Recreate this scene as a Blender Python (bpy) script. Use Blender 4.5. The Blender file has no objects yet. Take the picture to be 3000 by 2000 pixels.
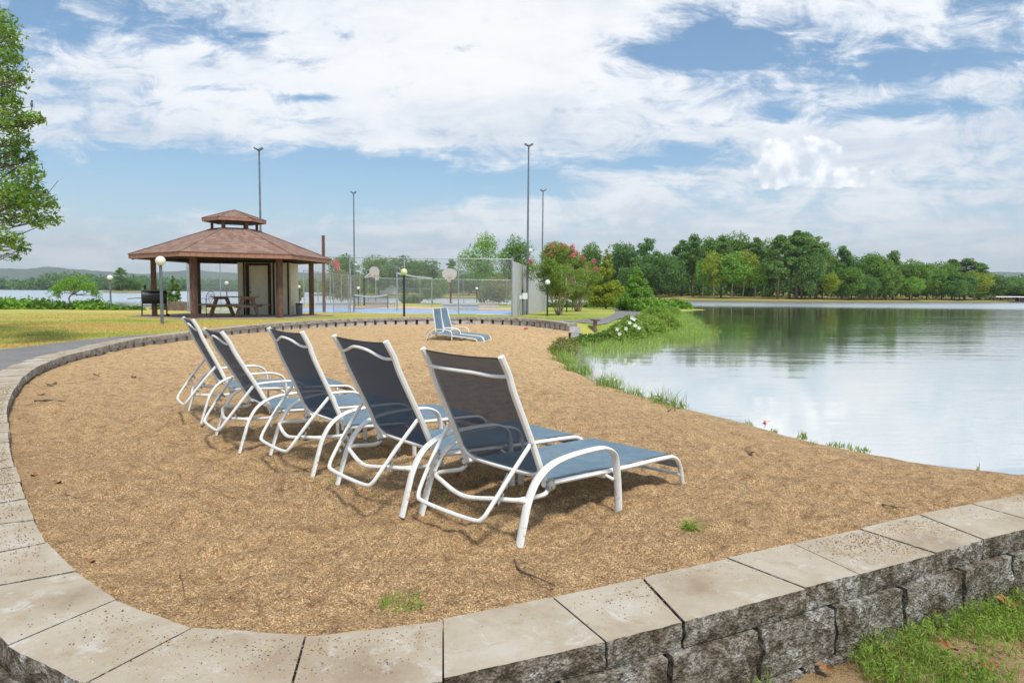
import bpy, math, random
import numpy as np
from mathutils import Vector, Matrix, noise
R_ = math.radians
PI = math.pi
S = bpy.context.scene
COL = S.collection

# ------------------------------------------------------------------ camera
FPX = 2000.0; HC = 1.25
TH_ = math.atan(143 / 2000.0); ROLL = 0.008
_f = np.array([0, math.cos(TH_), -math.sin(TH_)])
_r0 = np.array([1.0, 0, 0]); _u0 = np.array([0, math.sin(TH_), math.cos(TH_)])
_r = math.cos(ROLL) * _r0 + math.sin(ROLL) * _u0
_u = -math.sin(ROLL) * _r0 + math.cos(ROLL) * _u0
cam_d = bpy.data.cameras.new('camera'); cam = bpy.data.objects.new('camera', cam_d); COL.objects.link(cam)
cam_d.sensor_width = 36; cam_d.lens = 24; cam_d.clip_start = .05; cam_d.clip_end = 30000
M = Matrix(((_r[0], _u[0], -_f[0], 0), (_r[1], _u[1], -_f[1], 0), (_r[2], _u[2], -_f[2], HC), (0, 0, 0, 1)))
cam.matrix_world = M
S.camera = cam

# ------------------------------------------------------------------ exposure, sky, sun
S.view_settings.view_transform = 'Standard'; S.view_settings.look = 'None'
S.view_settings.exposure = 0.56; S.view_settings.gamma = 1
S.render.resolution_x = 1024; S.render.resolution_y = 682
SUN_EL, SUN_AZ = R_(60), R_(158)         # azimuth clockwise from +Y
SKY_STRENGTH = 0.108
SUN_STRENGTH = 2.7
sl = bpy.data.lights.new('sun', 'SUN'); sl.energy = SUN_STRENGTH; sl.angle = R_(9); sl.color = (1, .955, .88)
so = bpy.data.objects.new('sun', sl); COL.objects.link(so)
sd = Vector((math.sin(SUN_AZ) * math.cos(SUN_EL), math.cos(SUN_AZ) * math.cos(SUN_EL), math.sin(SUN_EL)))
so.rotation_euler = sd.to_track_quat('Z', 'Y').to_euler()

class NT:
    """small helper to write node graphs"""
    def __init__(s, tree): s.t = tree; s.t.nodes.clear()
    def n(s, typ, **k):
        nd = s.t.nodes.new(typ)
        for a, b in k.items(): setattr(nd, a, b)
        return nd
    def set(s, sock, v):
        if isinstance(v, bpy.types.NodeSocket): s.t.links.new(v, sock)
        else:
            if hasattr(sock.default_value, '__len__') and not hasattr(v, '__len__'): v = [v] * len(sock.default_value)
            if hasattr(v, '__len__') and len(sock.default_value) == 4 and len(v) == 3: v = (*v, 1)
            sock.default_value = v
    def m(s, op, a, b=None, c=None, clamp=False):
        nd = s.n('ShaderNodeMath', operation=op, use_clamp=clamp); s.set(nd.inputs[0], a)
        if b is not None: s.set(nd.inputs[1], b)
        if c is not None: s.set(nd.inputs[2], c)
        return nd.outputs[0]
    def vm(s, op, a, b=None):
        nd = s.n('ShaderNodeVectorMath', operation=op); s.set(nd.inputs[0], a)
        if b is not None: s.set(nd.inputs[1], b)
        return nd.outputs[0] if op not in ('LENGTH', 'DOT_PRODUCT', 'DISTANCE') else nd.outputs[1]
    def xyz(s, v): nd = s.n('ShaderNodeSeparateXYZ'); s.set(nd.inputs[0], v); return nd.outputs
    def comb(s, x, y, z): nd = s.n('ShaderNodeCombineXYZ'); s.set(nd.inputs[0], x); s.set(nd.inputs[1], y); s.set(nd.inputs[2], z); return nd.outputs[0]
    def noise(s, v, scale=5, detail=3, rough=.5, dist=0, out=0):
        nd = s.n('ShaderNodeTexNoise'); s.set(nd.inputs['Vector'], v); nd.inputs['Scale'].default_value = scale
        nd.inputs['Detail'].default_value = detail; nd.inputs['Roughness'].default_value = rough; nd.inputs['Distortion'].default_value = dist
        return nd.outputs[out]
    def vor(s, v, scale=5, feat='F1', out='Distance', rnd=1):
        nd = s.n('ShaderNodeTexVoronoi', feature=feat); s.set(nd.inputs['Vector'], v); nd.inputs['Scale'].default_value = scale
        nd.inputs['Randomness'].default_value = rnd
        return nd.outputs[out]
    def mr(s, v, a, b, c=0, d=1, smooth=True):
        nd = s.n('ShaderNodeMapRange', interpolation_type='SMOOTHSTEP' if smooth else 'LINEAR')
        s.set(nd.inputs[0], v); nd.inputs[1].default_value = a; nd.inputs[2].default_value = b
        nd.inputs[3].default_value = c; nd.inputs[4].default_value = d
        return nd.outputs[0]
    def mix(s, f, a, b, mode='MIX'):
        nd = s.n('ShaderNodeMix', data_type='RGBA', blend_type=mode); s.set(nd.inputs[0], f); s.set(nd.inputs[6], a); s.set(nd.inputs[7], b)
        return nd.outputs[2]
    def ramp(s, f, stops, interp='LINEAR'):
        nd = s.n('ShaderNodeValToRGB'); cr = nd.color_ramp; cr.interpolation = interp
        while len(cr.elements) < len(stops): cr.elements.new(.5)
        for e, (p, c) in zip(cr.elements, stops): e.position = p; e.color = (*c, 1)
        s.set(nd.inputs[0], f); return nd.outputs[0]
    def bump(s, h, strength=.5, dist=.01):
        nd = s.n('ShaderNodeBump'); nd.inputs['Strength'].default_value = strength; nd.inputs['Distance'].default_value = dist
        s.set(nd.inputs['Height'], h); return nd.outputs[0]

W = bpy.data.worlds.new('World'); S.world = W; W.use_nodes = True
g = NT(W.node_tree)
sky = g.n('ShaderNodeTexSky', sky_type='NISHITA', sun_disc=False, sun_elevation=SUN_EL, sun_rotation=SUN_AZ)
sky.air_density = 1.0; sky.dust_density = 1.2; sky.ozone_density = 2.2; sky.altitude = 100
tc = g.n('ShaderNodeTexCoord').outputs['Generated']
dx, dy, dz = g.xyz(tc)
yc = g.m('MAXIMUM', dy, .12)
s_ = g.m('DIVIDE', dx, yc); t_ = g.m('DIVIDE', dz, yc)      # tangent of azimuth and elevation
def gauss(u, v, ru, rv, amp, rot=0):
    """soft cover patch centred on a sky direction (angular position given as 1/2000 tangents)"""
    a = g.m('SUBTRACT', s_, (u - 1500) / 2000); b = g.m('SUBTRACT', t_, (857 - v) / 2000)
    if rot:
        c, q = math.cos(R_(rot)), math.sin(R_(rot))
        a2 = g.m('ADD', g.m('MULTIPLY', a, c), g.m('MULTIPLY', b, q)); b = g.m('SUBTRACT', g.m('MULTIPLY', b, c), g.m('MULTIPLY', a, q)); a = a2
    a = g.m('MULTIPLY', a, 2000 / ru); b = g.m('MULTIPLY', b, 2000 / rv)
    r2 = g.m('ADD', g.m('MULTIPLY', a, a), g.m('MULTIPLY', b, b))
    return g.m('MULTIPLY', g.m('EXPONENT', g.m('MULTIPLY', r2, -1)), amp)
zz = g.m('ADD', g.m('MAXIMUM', dz, 0), .10)
pl = g.comb(g.m('DIVIDE', dx, zz), g.m('DIVIDE', dy, zz), 0)
st0 = g.comb(s_, t_, 0)
mp = g.n('ShaderNodeMapping'); g.set(mp.inputs[0], pl); mp.inputs['Rotation'].default_value = (0, 0, R_(-24)); mp.inputs['Scale'].default_value = (.55, 1.25, 1)
mpv = mp.outputs[0]
n1 = g.noise(mpv, 1.5, 12, .66, .35)
n2 = g.noise(g.vm('ADD', g.vm('MULTIPLY', st0, (7, 15, 1)), (7.3, 2.1, 4)), 1.6, 9, .68, .5)
n3 = g.noise(g.vm('ADD', pl, (1.3, 9.1, 2)), 1.1, 8, .6, .5)
cov = .06
parts = [(650, 330, 850, 220, .22), (1450, 150, 650, 260, .36), (2500, 330, 900, 170, .16), (2750, 80, 500, 120, .10), (2850, 520, 500, 120, .12),
         (2040, 165, 270, 85, -.44, 8), (2330, 240, 130, 60, -.16), (2640, 205, 250, 40, -.26, 12), (2450, 340, 520, 26, -.28, 4),
         (700, 560, 700, 105, -.42, -2), (1300, 530, 480, 80, -.30), (300, 470, 300, 60, -.12), (150, 60, 400, 200, -.10), (600, 130, 500, 40, -.12, -14),
         (1000, 640, 500, 26, .12), (1600, 610, 700, 90, .14), (2500, 700, 900, 110, .10), (400, 740, 500, 70, .12), (900, 700, 900, 40, .14, 2), (1700, 780, 900, 50, .12),
         (900, 305, 90, 14, -.3), (640, 282, 120, 12, -.25), (1345, 170, 90, 24, -.26, 20), (1230, 250, 120, 30, -.24, 30), (1025, 130, 40, 26, -.22),
         (1950, 470, 260, 30, -.15, 8), (1700, 330, 200, 14, -.16, 8)]
for p in parts: cov = g.m('ADD', cov, gauss(*p[:5], rot=(p[5] if len(p) > 5 else 0)))
lowf = g.mr(t_, .0, .17, .42, 1)
dens = g.m('ADD', g.m('MULTIPLY', lowf, g.m('ADD', g.m('MULTIPLY', g.m('SUBTRACT', n1, .5), 1.1), g.m('MULTIPLY', g.m('SUBTRACT', n2, .5), 1.25))), g.m('ADD', cov, .5))
cl = g.mr(dens, .40, .80, 0, .97)
shade = g.mr(g.m('ADD', g.m('MULTIPLY', n3, .6), g.m('MULTIPLY', n2, .4)), .36, .62)
ccol = g.mix(shade, (4.5, 5.0, 5.7), (6.7, 6.8, 7.0))
ccol = g.mix(g.m('ADD', gauss(1450, 130, 420, 170, .75), 0, clamp=True), ccol, (7.2, 7.1, 7.0))
skyc = g.mix(1.0, sky.outputs[0], (.76, .93, .97), 'MULTIPLY')
hzf = g.mr(dz, -.02, .20, .62, 0)
base = g.mix(hzf, skyc, (5.3, 6.1, 6.6))
col = g.mix(cl, base, ccol)
# cumulus heaps far away
st = g.comb(s_, t_, 0)
wob = g.vm('ADD', st, g.vm('MULTIPLY', g.noise(st, 14, 4, .6, 0, 1), (.022, .022, 0)))
b1 = g.vor(wob, 24, 'SMOOTH_F1'); b2 = g.vor(wob, 60, 'SMOOTH_F1'); b3 = g.noise(st, 70, 5, .65)
puff = g.m('SUBTRACT', 1.0, g.m('ADD', g.m('MULTIPLY', b1, .42), g.m('ADD', g.m('MULTIPLY', b2, .50), g.m('MULTIPLY', g.m('SUBTRACT', .5, b3), .6))))
b4 = g.noise(g.vm('ADD', st, (0, .012, 0)), 30, 6, .6)
for (pa, edge) in [([(2320, 470, 120, 62, 1.0), (2400, 455, 60, 42, .6), (2250, 515, 60, 45, .6), (2440, 522, 130, 30, .95), (2270, 425, 80, 30, .4)], .90),
                   ([(2000, 670, 120, 34, .9), (2080, 690, 60, 30, .5), (2200, 700, 50, 22, .4), (2620, 735, 110, 34, .75), (2740, 745, 80, 26, .6), (2900, 760, 90, 30, .5), (1290, 745, 60, 36, .7), (1170, 760, 60, 30, .4), (90, 745, 70, 12, .4)], .901)]:
    mk = 0
    for p in pa: mk = g.m('ADD', mk, gauss(*p))
    q = g.m('ADD', g.m('MULTIPLY', g.m('MINIMUM', mk, 1.15), .9), g.m('MULTIPLY', puff, .75))
    al = g.mr(q, edge - .02, edge + .13)
    sh = g.mr(g.m('ADD', g.m('MULTIPLY', b2, -.55), g.m('ADD', b4, g.m('MULTIPLY', b3, .3))), .22, .62)
    cc = g.mix(sh, (4.9, 5.4, 6.1), (8.6, 8.5, 8.4) if edge < .9005 else (6.2, 6.3, 6.4))
    col = g.mix(g.m('MULTIPLY', al, .78 if edge < .9005 else .6), col, cc)
bg = g.n('ShaderNodeBackground'); g.set(bg.inputs[0], col); bg.inputs[1].default_value = SKY_STRENGTH
wo = g.n('ShaderNodeOutputWorld'); W.node_tree.links.new(bg.outputs[0], wo.inputs[0])

# ------------------------------------------------------------------ pixel -> ground helpers (used to look positions up on real surfaces)
def ray(u, v): return _f + _r * (u - 1500) / FPX - _u * (v - 1000) / FPX
def P(u, v, z):
    """point of the horizontal surface z (number or function of x,y) seen at u,v"""
    d = ray(u, v); zz = z(0, 6) if callable(z) else z
    for _ in range(25 if callable(z) else 1):
        t = (zz - HC) / d[2]; x, y = d[0] * t, d[1] * t
        if callable(z): zz = .5 * zz + .5 * z(x, y)
    return np.array([x, y, zz])
def PY(u, v, y): d = ray(u, v); t = y / d[1]; return np.array([d[0] * t, y, HC + d[2] * t])

# ------------------------------------------------------------------ object helpers
def tag(o, label=None, cat=None, group=None, kind=None):
    if label: o['label'] = label
    if cat: o['category'] = cat
    if group: o['group'] = group
    if kind: o['kind'] = kind
    return o
def thing(name, label, cat, loc=(0, 0, 0), rotz=0, group=None):
    o = bpy.data.objects.new(name, None); COL.objects.link(o); o.location = loc; o.rotation_euler = (0, 0, rotz)
    o.empty_display_size = .1
    return tag(o, label, cat, group)
class MB:
    """mesh builder collecting vertex and face arrays"""
    def __init__(s): s.V = []; s.F = []; s.n = 0
    def add(s, v, f, mi=0):
        v = np.asarray(v, float).reshape(-1, 3); s.V.append(v)
        f = np.asarray(f, int); s.F.append((f + s.n, mi)); s.n += len(v); return s
    def box(s, c, d, rz=0, mi=0, rx=0, ry=0):
        q = np.array([[x, y, z] for x in (-.5, .5) for y in (-.5, .5) for z in (-.5, .5)]) * np.array(d)
        if rx or ry or rz:
            m = np.array(Matrix.Rotation(rz, 3, 'Z') @ Matrix.Rotation(ry, 3, 'Y') @ Matrix.Rotation(rx, 3, 'X')); q = q @ m.T
        return s.add(q + np.array(c), [[0, 1, 3, 2], [4, 6, 7, 5], [0, 4, 5, 1], [2, 3, 7, 6], [0, 2, 6, 4], [1, 5, 7, 3]], mi)
    def prism(s, poly, z0, z1, mi=0):
        p = np.asarray(poly, float); n = len(p)
        z0 = np.broadcast_to(z0, n); z1 = np.broadcast_to(z1, n)
        s.add(np.vstack([np.c_[p, z0], np.c_[p, z1]]), [[i, (i + 1) % n, n + (i + 1) % n, n + i] for i in range(n)], mi)
        s.F.append((np.array([[s.n - n + i for i in range(n)]]), mi)); s.F.append((np.array([[s.n - 2 * n + i for i in range(n)][::-1]]), mi)); return s
    def sweep(s, pts, rx, ry=None, seg=8, up=None, closed=False, mi=0, cap=True):
        p = np.asarray(pts, float); n = len(p); ry = rx if ry is None else ry
        rx = np.broadcast_to(rx, n); ry = np.broadcast_to(ry, n)
        if closed: tg = np.roll(p, -1, 0) - np.roll(p, 1, 0)
        else: tg = np.gradient(p, axis=0)
        tg /= np.linalg.norm(tg, axis=1)[:, None] + 1e-12
        if up is None:
            a = np.array([0, 0, 1.]) if abs(tg[0][2]) < .9 else np.array([1., 0, 0])
            sd_ = np.cross(tg[0], a); sd_ /= np.linalg.norm(sd_); sides = [sd_]
            for i in range(1, n):
                q = sides[-1] - tg[i] * (sides[-1] @ tg[i]); q /= np.linalg.norm(q) + 1e-12; sides.append(q)
            sides = np.array(sides)
        else:
            sides = np.broadcast_to(np.array(up, float), (n, 3)); sides = sides - tg * (sides * tg).sum(1)[:, None]
            sides = sides / (np.linalg.norm(sides, axis=1)[:, None] + 1e-12)
        nr = np.cross(tg, sides)
        an = np.arange(seg) * 2 * PI / seg
        ca, sa = np.cos(an), np.sin(an)
        if seg == 4: ca = np.array([1, -1, -1, 1.]); sa = np.array([1, 1, -1, -1.])
        v = p[:, None] + sides[:, None] * (ca[None, :, None] * rx[:, None, None]) + nr[:, None] * (sa[None, :, None] * ry[:, None, None])
        m = n if closed else n - 1
        i = np.arange(m)[:, None] * seg; i2 = ((np.arange(m) + 1) % n)[:, None] * seg; j = np.arange(seg)[None]; j2 = (j + 1) % seg
        f = np.stack([i + j, i + j2, i2 + j2, i2 + j], -1).reshape(-1, 4)
        s.add(v.reshape(-1, 3), f, mi)
        if cap and not closed:
            o = s.n - n * seg
            s.F.append((np.array([[o + k for k in range(seg)][::-1]]), mi)); s.F.append((np.array([[o + (n - 1) * seg + k for k in range(seg)]]), mi))
        return s
    def cyl(s, a, b, r, r2=None, seg=12, mi=0): return s.sweep([a, b], [r, r if r2 is None else r2], seg=seg, mi=mi)
    def sphere(s, c, r, seg=16, rings=10, mi=0, sc=(1, 1, 1)):
        th = np.linspace(0, PI, rings + 1); ph = np.arange(seg) * 2 * PI / seg
        v = np.stack([np.outer(np.sin(th), np.cos(ph)), np.outer(np.sin(th), np.sin(ph)), np.outer(np.cos(th), np.ones(seg))], -1) * r * np.array(sc)
        i = np.arange(rings)[:, None] * seg; j = np.arange(seg)[None]; j2 = (j + 1) % seg
        return s.add(v.reshape(-1, 3) + np.array(c), np.stack([i + j, i + seg + j, i + seg + j2, i + j2], -1).reshape(-1, 4), mi)
    def grid(s, V, mi=0):
        V = np.asarray(V, float); a, b = V.shape[:2]
        i = np.arange(a - 1)[:, None] * b; j = np.arange(b - 1)[None]
        return s.add(V.reshape(-1, 3), np.stack([i + j, i + j + 1, i + b + j + 1, i + b + j], -1).reshape(-1, 4), mi)
    def build(s, name, mat, parent=None, smooth=False, loc=None):
        me = bpy.data.meshes.new(name)
        V = np.vstack(s.V).astype(np.float32) if s.V else np.zeros((0, 3), np.float32)
        me.vertices.add(len(V)); me.vertices.foreach_set('co', V.ravel())
        li = np.concatenate([f.ravel() for f, _ in s.F]); cnt = np.concatenate([np.full(len(f), f.shape[1]) for f, _ in s.F])
        mis = np.concatenate([np.full(len(f), m) for f, m in s.F])
        me.loops.add(len(li)); me.loops.foreach_set('vertex_index', li.astype(np.int32))
        me.polygons.add(len(cnt)); me.polygons.foreach_set('loop_start', np.concatenate([[0], np.cumsum(cnt)[:-1]]).astype(np.int32))
        me.polygons.foreach_set('material_index', mis.astype(np.int32))
        me.polygons.foreach_set('use_smooth', np.full(len(cnt), bool(smooth)))
        me.update(calc_edges=True); me.validate()
        for m_ in (mat if isinstance(mat, (list, tuple)) else [mat]): me.materials.append(m_)
        if smooth == 'auto':
            try: me.set_sharp_from_angle(angle=R_(40))
            except Exception: pass
        o = bpy.data.objects.new(name, me); COL.objects.link(o)
        if parent is not None: o.parent = parent
        if loc is not None: o.location = loc
        return o
def copy_tree(o, parent=None):
    c = o.copy(); COL.objects.link(c); c.parent = parent
    for ch in [k for k in bpy.data.objects if k.parent == o]: copy_tree(ch, c)
    return c
def catmull(pts, n=6, closed=False):
    p = np.asarray(pts, float)
    if closed: q = np.vstack([p[-1:], p, p[:2]])
    else: q = np.vstack([2 * p[0] - p[1], p, 2 * p[-1] - p[-2]])
    out = []
    for i in range(len(q) - 3):
        a, b, c, d = q[i:i + 4]
        for t in np.arange(n) / n:
            out.append(.5 * ((2 * b) + (c - a) * t + (2 * a - 5 * b + 4 * c - d) * t * t + (3 * b - a - 3 * c + d) * t ** 3))
    if not closed: out.append(q[-2])
    return np.array(out)
def ss(x): x = np.clip(x, 0, 1); return x * x * (3 - 2 * x)
def sdist(x, y, poly):
    """signed distance to a closed polygon, positive inside"""
    x = np.atleast_1d(np.asarray(x, float)); y = np.atleast_1d(np.asarray(y, float)); sh = x.shape; x = x.ravel(); y = y.ravel()
    d = np.full(x.shape, 1e9); ins = np.zeros(x.shape, bool); n = len(poly)
    for i in range(n):
        ax, ay = poly[i]; bx, by = poly[(i + 1) % n]; ex, ey = bx - ax, by - ay
        t = np.clip(((x - ax) * ex + (y - ay) * ey) / (ex * ex + ey * ey + 1e-12), 0, 1)
        d = np.minimum(d, (x - ax - t * ex) ** 2 + (y - ay - t * ey) ** 2)
        c = ((ay > y) != (by > y)) & (x < ex * (y - ay) / (ey + 1e-15) + ax); ins ^= c
    d = np.sqrt(d); return np.where(ins, d, -d).reshape(sh)
def fbm(x, y, scale, octv=4, seed=0):
    """cheap value-noise fbm on arrays"""
    x = np.asarray(x, float) * scale + seed * 13.7; y = np.asarray(y, float) * scale - seed * 7.9
    out = 0; amp = 1; tot = 0
    for o in range(octv):
        xi = np.floor(x).astype(np.int64); yi = np.floor(y).astype(np.int64); fx = x - xi; fy = y - yi
        fx = fx * fx * (3 - 2 * fx); fy = fy * fy * (3 - 2 * fy)
        def h(a, b):
            k = (a * 374761393 + b * 668265263 + (seed + o) * 144665) & 0xffffffff
            k = ((k ^ (k >> 13)) * 1274126177) & 0xffffffff; return ((k ^ (k >> 16)) & 0xffff) / 65535.0
        v = (h(xi, yi) * (1 - fx) + h(xi + 1, yi) * fx) * (1 - fy) + (h(xi, yi + 1) * (1 - fx) + h(xi + 1, yi + 1) * fx) * fy
        out = out + (v - .5) * amp; tot += amp; amp *= .5; x = x * 2.03 + 17; y = y * 2.03 + 31
    return out / tot * 2

# ------------------------------------------------------------------ materials
def mat(name, fn, **kw):
    m = bpy.data.materials.new(name); m.use_nodes = True; g = NT(m.node_tree)
    out = g.n('ShaderNodeOutputMaterial'); sh = fn(g, **kw); g.t.links.new(sh, out.inputs[0]); return m
def pr(g, color, rough=.6, bump=None, metal=0, spec=.5, alpha=None, **k):
    b = g.n('ShaderNodeBsdfPrincipled'); g.set(b.inputs['Base Color'], color); g.set(b.inputs['Roughness'], rough)
    b.inputs['Metallic'].default_value = metal; b.inputs['Specular IOR Level'].default_value = spec
    if bump is not None: g.set(b.inputs['Normal'], bump)
    if alpha is not None: g.set(b.inputs['Alpha'], alpha)
    for a, v in k.items(): g.set(b.inputs[a], v)
    return b.outputs[0]
def OC(g): return g.n('ShaderNodeTexCoord').outputs['Object']
def GP(g): return g.n('ShaderNodeNewGeometry').outputs['Position']
def worn(g, c, rough=.5, var=.25, scale=6, dirt=None, dscale=3, damt=.5, bmp=.15, metal=0, spec=.5, bscale=60):
    o = OC(g); n = g.noise(o, scale, 5, .6)
    col = g.mix(g.mr(n, .3, .7), tuple(x * (1 - var) for x in c), tuple(min(1, x * (1 + var * .6)) for x in c))
    if dirt: col = g.mix(g.m('MULTIPLY', g.mr(g.noise(o, dscale, 7, .7), .5, .68), damt), col, dirt)
    return pr(g, col, rough, g.bump(g.noise(o, bscale, 4, .6), bmp, .004), metal, spec)
def M_(name, *a, **k): return mat(name, lambda g: worn(g, *a, **k))

def leafmat(name, cols, trans=.35, rough=.55):
    def fn(g):
        ri = g.n('ShaderNodeNewGeometry').outputs['Random Per Island']
        cs = [tuple(min(.9, k * (2.05 if max(q) < .3 else 1.15)) for k in q) for q in cols]; n = len(cs); c = g.ramp(ri, [(i / max(1, n - 1), q) for i, q in enumerate(cs)])
        c = g.mix(g.m('MULTIPLY', g.mr(g.noise(GP(g), .9, 3, .6), .35, .65), .35), c, tuple(x * .55 for x in cols[0]))
        a = pr(g, c, rough, spec=.25)
        t = g.n('ShaderNodeBsdfTranslucent'); g.set(t.inputs[0], g.mix(.35, c, (.34, .46, .07)) if trans != .31 else c)
        m = g.n('ShaderNodeMixShader'); m.inputs[0].default_value = trans
        g.t.links.new(a, m.inputs[1]); g.t.links.new(t.outputs[0], m.inputs[2]); return m.outputs[0]
    return mat(name, fn)

def f_sand(g):
    p = GP(g)
    v = g.n('ShaderNodeTexVoronoi'); g.set(v.inputs['Vector'], p); v.inputs['Scale'].default_value = 205
    rnd = g.xyz(v.outputs['Color'])[0]
    v2 = g.n('ShaderNodeTexVoronoi'); g.set(v2.inputs['Vector'], p); v2.inputs['Scale'].default_value = 150
    rnd2 = g.xyz(v2.outputs['Color'])[1]
    c = g.ramp(rnd, [(0, (.07, .036, .016)), (.2, (.20, .105, .042)), (.42, (.36, .20, .082)), (.66, (.50, .315, .14)), (.85, (.68, .475, .24)), (1, (1.0, .86, .62))])
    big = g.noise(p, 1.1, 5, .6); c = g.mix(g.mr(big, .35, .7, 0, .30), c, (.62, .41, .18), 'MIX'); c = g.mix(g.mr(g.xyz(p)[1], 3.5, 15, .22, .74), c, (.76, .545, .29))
    wet_shade = g.noise(p, 5.5, 8, .82, .5); c = g.mix(g.mr(wet_shade, .46, .66, 0, .55), c, (.20, .115, .055)); c = g.mix(g.mr(g.noise(p, 16, 5, .75), .48, .68, 0, .62), c, (.16, .09, .045))  # damp mottling, also painting the shade of dents into the sand colour
    c = g.mix(g.mr(rnd2, .80, .95, 0, .55), c, (.13, .07, .035)); c = g.mix(g.mr(rnd2, .14, .03, 0, .45), c, (.90, .70, .42))
    dg = g.xyz(p); c = g.mix(g.mr(dg[2], -.345, -.30, .6, 0), c, (.13, .085, .05))
    c = g.mix(1.0, c, (.97, .925, .90), 'MULTIPLY')
    green = g.m('MULTIPLY', g.mr(g.noise(p, 1.8, 5, .7), .54, .66), g.mr(g.vm('DISTANCE', p, (1.0, 18.5, 0)), 1.2, 4.2, .75, 0))
    c = g.mix(green, c, (.42, .36, .08))
    h = g.m('ADD', g.m('MULTIPLY', v.outputs['Distance'], -.7), g.m('MULTIPLY', g.noise(p, 35, 4, .6), 1.4))
    return pr(g, c, .88, g.bump(h, .9, .012), spec=.25)
def f_grass(g):
    p = GP(g); x, y, z = g.xyz(p)
    st = g.comb(g.m('MULTIPLY', x, .35), y, 0)
    a = g.noise(st, .35, 5, .6, .3); b = g.noise(p, 2.2, 6, .65); c = g.noise(p, 22, 5, .7); d = g.noise(p, 130, 2, .6)
    right = g.mr(g.m('ADD', x, g.m('MULTIPLY', y, .12)), -6, 5)
    t = g.m('ADD', g.m('ADD', g.m('MULTIPLY', a, .75), g.m('MULTIPLY', b, .25)), g.m('MULTIPLY', right, .10))
    col = g.ramp(t, [(.38, (.60, .36, .14)), (.45, (.60, .43, .14)), (.50, (.55, .48, .12)), (.55, (.42, .45, .09)), (.63, (.26, .34, .055))])
    col = g.mix(g.mr(c, .35, .7, 0, .4), col, (.16, .15, .03))
    col = g.mix(g.mr(d, .4, .7, 0, .4), col, (.50, .42, .14))
    near = g.mr(y, 3.0, 9.0); soil = g.ramp(g.m('ADD', g.m('MULTIPLY', g.noise(p, 3.5, 6, .7), .7), g.m('MULTIPLY', d, .3)), [(.35, (.10, .065, .035)), (.5, (.30, .20, .10)), (.65, (.42, .30, .17))])
    col = g.mix(near, soil, col)
    return pr(g, col, .9, g.bump(g.m('ADD', g.m('MULTIPLY', c, 1), g.m('MULTIPLY', d, .5)), .8, .03), spec=.15)
def f_asphalt(g):
    p = GP(g); v = g.vor(p, 160, 'F1', 'Color'); r = g.xyz(v)[0]
    c = g.ramp(g.m('ADD', g.m('MULTIPLY', r, .6), g.m('MULTIPLY', g.noise(p, 1.5, 6, .6), .4)), [(.1, (.09, .088, .088)), (.5, (.18, .172, .165)), (.9, (.34, .33, .315))])
    return pr(g, c, .85, g.bump(r, .4, .004), spec=.3)
def f_cap(g):
    p = GP(g); a = g.noise(p, 2.2, 6, .62); b = g.noise(p, 9, 7, .7, .5); c = g.noise(p, 220, 2, .6)
    col = g.ramp(a, [(.32, (.29, .225, .155)), (.46, (.39, .325, .24)), (.6, (.45, .395, .315)), (.72, (.50, .47, .42))])
    col = g.mix(g.mr(b, .54, .70, 0, .6), col, (.58, .58, .56))
    col = g.mix(g.mr(g.noise(p, 4.3, 7, .75, .6), .52, .70, 0, .55), col, (.27, .185, .10))
    pit = g.mr(g.vor(p, 55, 'F1', 'Distance'), .05, .13); pitm = g.m('MULTIPLY', g.m('SUBTRACT', 1, pit), g.mr(g.noise(p, 7, 3, .6), .42, .55))
    col = g.mix(g.m('MULTIPLY', pitm, .75), col, (.12, .08, .045))
    col = g.mix(g.mr(c, .4, .75, 0, .25), col, (.30, .27, .22))
    return pr(g, col, .9, g.bump(g.m('ADD', g.m('MULTIPLY', c, .4), g.m('SUBTRACT', b, pitm)), .45, .004), spec=.2)
def f_moss(g, light=0):
    p = GP(g); a = g.noise(p, 7, 7, .72, .4); b = g.noise(p, 38, 6, .7); v = g.vor(p, 90)
    if light: col = g.ramp(a, [(.36, (.20, .17, .13)), (.46, (.44, .40, .34)), (.56, (.60, .56, .50)), (.7, (.72, .70, .65))])
    else: col = g.ramp(a, [(.34, (.09, .07, .045)), (.45, (.25, .21, .16)), (.55, (.43, .39, .335)), (.66, (.66, .66, .65))])
    col = g.mix(g.mr(b, .40, .60, .75, 0), col, (.05, .04, .025) if not light else (.18, .15, .11))
    return pr(g, col, .95, g.bump(g.m('ADD', g.m('ADD', b, g.m('MULTIPLY', a, .8)), g.m('MULTIPLY', v, .5)), 1.0, .02), spec=.15)
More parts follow.
